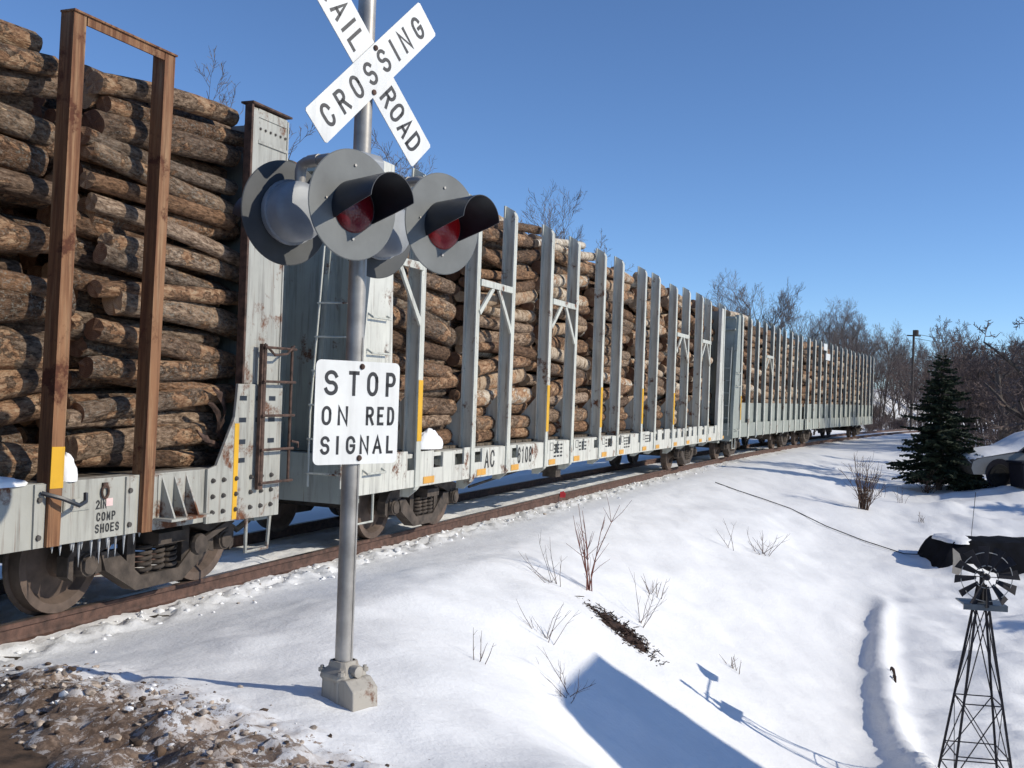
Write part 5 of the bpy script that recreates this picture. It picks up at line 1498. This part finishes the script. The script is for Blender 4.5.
for k in range(12):
    a = 2 * math.pi * k / 12 + 0.12; er = Vector((math.cos(a), 0, math.sin(a))); et = Vector((-math.sin(a), 0, math.cos(a)))
    c = Vector((0, -0.16, HT)); tw = Vector((0, 0.035, 0))
    V = [c + er * .10 - et * .018 - tw * .3, c + er * .10 + et * .018 + tw * .3, c + er * .312 + et * .046 + tw, c + er * .312 - et * .046 - tw]
    nrm = (V[1] - V[0]).cross(V[3] - V[0]).normalized() * .002
    MB().add([q + nrm for q in V] + [q - nrm for q in V], [(0, 1, 2, 3), (7, 6, 5, 4), (0, 4, 5, 1), (1, 5, 6, 2), (2, 6, 7, 3), (3, 7, 4, 0)]).build('blade', M['iron'], hub)
mb = MB()
for rr in (0.115, 0.25): mb.tube([(rr * math.cos(a), -0.16, HT + rr * math.sin(a)) for a in np.linspace(0, 2 * math.pi, 37)], 0.005, 5)
for k in range(6): a = math.pi * k / 3; mb.tube([(0, -0.16, HT), (.12 * math.cos(a), -0.16, HT + .12 * math.sin(a))], 0.005, 4)
mb.build('rim', M['galv'], hub, smooth=True)
mb = MB(); mb.bar((0, 0.1, HT), (-0.06, 0.62, HT), 0.014, 0.02); tl = mb.build('tail_boom', M['iron'], wm)
MB().prism([(0.50, HT - 0.04), (0.62, HT - 0.12), (0.90, HT - 0.14), (0.86, HT), (0.90, HT + 0.14), (0.62, HT + 0.12), (0.50, HT + 0.04)], -0.074, -0.070, 'x').build('tail_vane', M['tan'], wm)

# low dark tarp-covered pile behind the windmill
def quad_slab(name, pts_xy, z0_, z1_, mat, slope=0.0):
    mb = MB(); n = len(pts_xy)
    mb.add([(x, y, z0_) for x, y in pts_xy] + [(x, y, z1_) for x, y in pts_xy], [tuple(range(n)), tuple(range(n, 2 * n))] + [(i, (i + 1) % n, n + (i + 1) % n, n + i) for i in range(n)])
    return mb
ax_, ay_ = P(941, 21.0); zt_ = tz(ax_ + 1, ay_)
e = empty('tarp_pile', (ax_, ay_, zt_)); tag(e, 'low dark tarp-covered pile half buried in snow behind the windmill', 'pile')
zlo, zhi = -0.12, (1.95 - 137 * 21.0 / 1050) - zt_
rg_ = random.Random(6); V = []; F = []
NX, NP = 26, 7
for i in range(NX + 1):
    t = i / NX; xx = t * 3.6; endk = min(1, t * 9 + 0.0)
    for k, (dy, hz) in enumerate(((0, 0), (0.03, .45), (0.07, .94), (0.12, 1.0), (0.8, 1.05), (1.35, .95), (1.5, 0))):
        zz = zlo + (zhi - zlo) * hz * (0.35 + 0.65 * endk)
        V.append((xx + 0.17 * hz * (1 - endk) + rg_.gauss(0, .008), dy + 0.25 * t + rg_.gauss(0, .012), zz + rg_.gauss(0, .010)))
for i in range(NX):
    for k in range(NP - 1): q = i * NP + k; F.append((q, q + 1, q + NP + 1, q + NP))
F.append(tuple(range(NP)))
mb = MB(); mb.add(V, F); mb.build('tarp', M['tarp'], e, smooth=True)
V = []; F = []; na, nr = 28, 12
for i in range(nr + 1):
    rr = i / nr
    for k in range(na):
        a = 6.283 * k / na
        ex = 0.36 * (1 + 0.10 * math.sin(3 * a + 1) + 0.06 * math.sin(7 * a)); ey = 0.62 * (1 + 0.08 * math.sin(2 * a))
        px_ = 0.62 + ex * rr * math.cos(a); py_ = 0.68 + ey * rr * math.sin(a)
        sup = min(1.0, max(0.0, (px_ + 0.02) / 0.25))                       # tarp surface below, falling away at its left end
        zz = zlo + (zhi * 1.02 - zlo) * sup + 0.07 * (1 - rr ** 2) + 0.02 * float(fbm(np.array(px_ * 6), np.array(py_ * 6), 3)) - (0.05 if i == nr else 0)
        V.append((px_, py_, zz))
for i in range(nr):
    for k in range(na): F.append((i * na + k, i * na + (k + 1) % na, (i + 1) * na + (k + 1) % na, (i + 1) * na + k))
mb = MB(); mb.add(V, F); mb.build('snow_cap', M['snow_clean'], e, smooth=True, angle=85)
# thin leaning wire stake
x, y = P(974, 21.6); z = tz(x, y) + 0.45
o = MB().tube([(x, y, z - 0.5), (x + 0.28, y + 0.4, z + 0.95)], 0.006, 5).build('wire_stake', M['iron']); tag(o, 'thin leaning wire stake behind the dark pile', 'stake')

# silver car in the snow
def car_body(cx, cy, rz):
    z = tz(cx, cy) - 0.07
    e = empty('parked_car', (cx, cy, z), rz); tag(e, 'silver car snowed in behind the spruce at the right edge', 'car')
    # profile along x: front (hood) at -x
    prof_ = [(-2.15, .32), (-2.22, .50), (-2.18, .68), (-2.0, .76), (-1.05, .92), (-0.80, .95), (-0.12, 1.36), (0.25, 1.44), (1.0, 1.42), (1.65, 1.02), (2.2, .94), (2.28, .6), (2.2, .32)]
    def shell(lst, hw, hwt):
        V = []; n = len(lst)
        for (x, zz) in lst:
            k = max(0, min(1, (zz - .92) / .45)); w_ = hw + (hwt - hw) * k
            V += [(x, -w_, zz), (x, -w_ * .86, zz + (.035 if zz > .6 else 0)), (x, w_ * .86, zz + (.035 if zz > .6 else 0)), (x, w_, zz)]
        F = []
        for i in range(n - 1):
            for k in range(3): q = i * 4 + k; F.append((q, q + 1, q + 5, q + 4))
        F.append(tuple(i * 4 for i in range(n))); F.append(tuple(i * 4 + 3 for i in reversed(range(n)))); F.append((0, 1, 2, 3)); F.append(tuple((n - 1) * 4 + k for k in (3, 2, 1, 0)))
        return V, F
    V, F = shell(prof_, .86, .66); mb = MB(); mb.add(V, F); mb.build('body', M['silver'], e, smooth=True, angle=30, bevel=0.03)
    for sy in (-1, 1):
        mb = MB(); yy = .80
        for poly_ in ([(-0.72, .98), (-0.14, 1.31), (0.32, 1.37), (0.32, .98)], [(0.40, .98), (0.40, 1.37), (0.98, 1.355), (1.38, 1.0)]):
            V = []
            for (x, zz) in poly_:
                k = max(0, min(1, (zz - .92) / .45)); V.append((x, sy * (.86 + (.66 - .86) * k + .004), zz))
            mb.add(V, [tuple(range(len(V)))])
        mb.build('side_window', M['glass'], e)
        for xx in (-1.38, 1.38):
            MB().lathe([(.41, -.01), (.41, .01)], (xx, sy * .862, .37), (0, 1, 0), 20).build('wheel_arch', M['darkblue'], e)
            w = MB().lathe([(.30, -.1), (.315, -.07), (.315, .07), (.30, .1)], (xx, sy * .80, .31), (0, 1, 0), 24).build('wheel', M['rubber'], e, smooth=True)
            MB().lathe([(.05, 0), (.19, .012), (.2, .0)], (xx, sy * .905, .31), (0, sy, 0), 16).build('rim', M['rubber'], w, smooth=True)
        MB().box((-0.62, sy * .93, 1.02), (.12, .16, .11)).build('mirror', M['darkblue'], e)
    mb = MB(); mb.add([(-0.76, -.70, .985), (-0.76, .70, .985), (-0.15, .55, 1.375), (-0.15, -.55, 1.375)], [(0, 1, 2, 3)]); mb.build('windscreen', M['glass'], e)
    # snow on hood and roof
    sn = MB(); V = []; F = []
    line = [(-2.20, .66), (-2.05, .80), (-1.6, .88), (-1.05, .98), (-0.78, 1.02), (-0.5, 1.19), (-0.12, 1.41), (0.25, 1.50), (0.9, 1.48), (1.2, 1.36)]
    for (x, zz) in line:
        k = max(0, min(1, (zz - .95) / .45)); w_ = .82 - .22 * k
        for j in range(7):
            t = j / 6 * 2 - 1; V.append((x, t * w_, zz + .09 * (1 - t ** 4) - (0.03 if abs(t) == 1 else 0)))
    for i in range(len(line) - 1):
        for j in range(6): q = i * 7 + j; F.append((q, q + 1, q + 8, q + 7))
    sn.add(V, F); sn.build('snow_cover', M['snow_clean'], e, smooth=True, angle=70)
    return e
x, y = P(1028, 30.5); car_body(x, y, R(8))
# dark wheeled bin in front of the car
x, y = P(1034, 28.9); z = tz(x, y) + 0.03
e = empty('dark_bin', (x, y, z), R(10)); tag(e, 'dark plastic cart standing in snow in front of the silver car', 'cart')
mb = MB(); mb.prism([(-.42, -.05), (-.52, .62), (.52, .62), (.42, -.05)], -.3, .3); mb.build('tub', M['darkblue'], e, bevel=0.03)
mb = MB(); mb.prism([(-.56, .62), (-.54, .68), (.54, .68), (.56, .62)], -.34, .34); mb.build('lid', M['darkblue'], e, bevel=0.01)
mb = MB(); mb.box((-.30, -.305, .5), (.14, .01, .05)); mb.build('label_plate', M['redtape'], e)

# utility pole and wires far away
x, y = P(912, 84); zb_ = tz(x, y)
e = empty('utility_pole', (x, y, zb_)); tag(e, 'dark wooden utility pole above the far wood', 'utility pole')
hp = 1.95 + (403 - 329) * 84 / 1050 - zb_
MB().tube([(0, 0, -0.5), (0, 0, hp)], [0.12, 0.085], 10).build('pole', M['polewood'], e, smooth=True)
MB().lathe([(0.16, hp - 0.45), (0.18, hp - 0.4), (0.18, hp - 0.05), (0.12, hp)], (0.12, -0.2, 0), (0, 0, 1), 12).build('transformer', M['polewood'], e)
mb = MB(); mb.bar((-0.55, 0, hp - 0.45), (0.55, 0, hp - 0.45), 0.1, 0.1); mb.build('cross_arm', M['polewood'], e)
x2, y2 = P(1120, 95)
for k, dz in enumerate((0, -0.35)):
    pts = []
    for i in range(11):
        t = i / 10; pts.append((x + (x2 - x) * t, y + (y2 - y) * t, zb_ + hp - .3 + dz - 1.6 * 4 * t * (1 - t) * .3))
    o = MB().tube(pts, 0.018, 4).build('overhead_wire', M['iron']); tag(o, ['upper', 'lower'][k] + ' overhead wire running right from the utility pole', 'wire')

# ------------------------------------------------------------------ house outside the right edge (unseen, its wing shaped to throw the broad shadow on the bank)
tipx, tipy = 0.72, 9.75
Ld = 10.5
sh = Vector((sv.x, sv.y)).normalized()
hx, hy = tipx + sh.x * Ld, tipy + sh.y * Ld
htop = tz(tipx, tipy) + Ld * math.tan(R(SUN_EL))
hz = tz(hx, hy)
e = empty('house', (hx, hy, hz), R(-(SUN_AZ - 90))); tag(e, 'unseen house outside the right picture edge, its tall wing shaped to cast a shadow', 'house')
ht = htop - hz
MB().prism([(-1.05, -0.3), (0.98, -0.3), (0.98, ht), (-0.55, ht + 0.10), (-0.85, ht + 0.02), (-1.05, ht - 0.25)], 0.0, 1.9, 'x').build('wing', M['siding'], e)
MB().bx(1.9, 9.4, -5.6, 1.6, -0.3, 2.5).build('wall', M['siding'], e)
mb = MB(); mb.prism([(-6.0, 2.45), (-2.0, 4.0), (2.0, 2.45), (2.0, 2.6), (-2.0, 4.18), (-6.0, 2.6)], 1.94, 9.8, 'x'); mb.build('roof', M['shingle'], e)
MB().bx(1.87, 1.95, -4.8, -3.4, 0.9, 2.1).build('window', M['glass'], e)
MB().bx(1.86, 1.95, -2.6, -1.7, 0.0, 2.05).build('door', M['brick'], e)
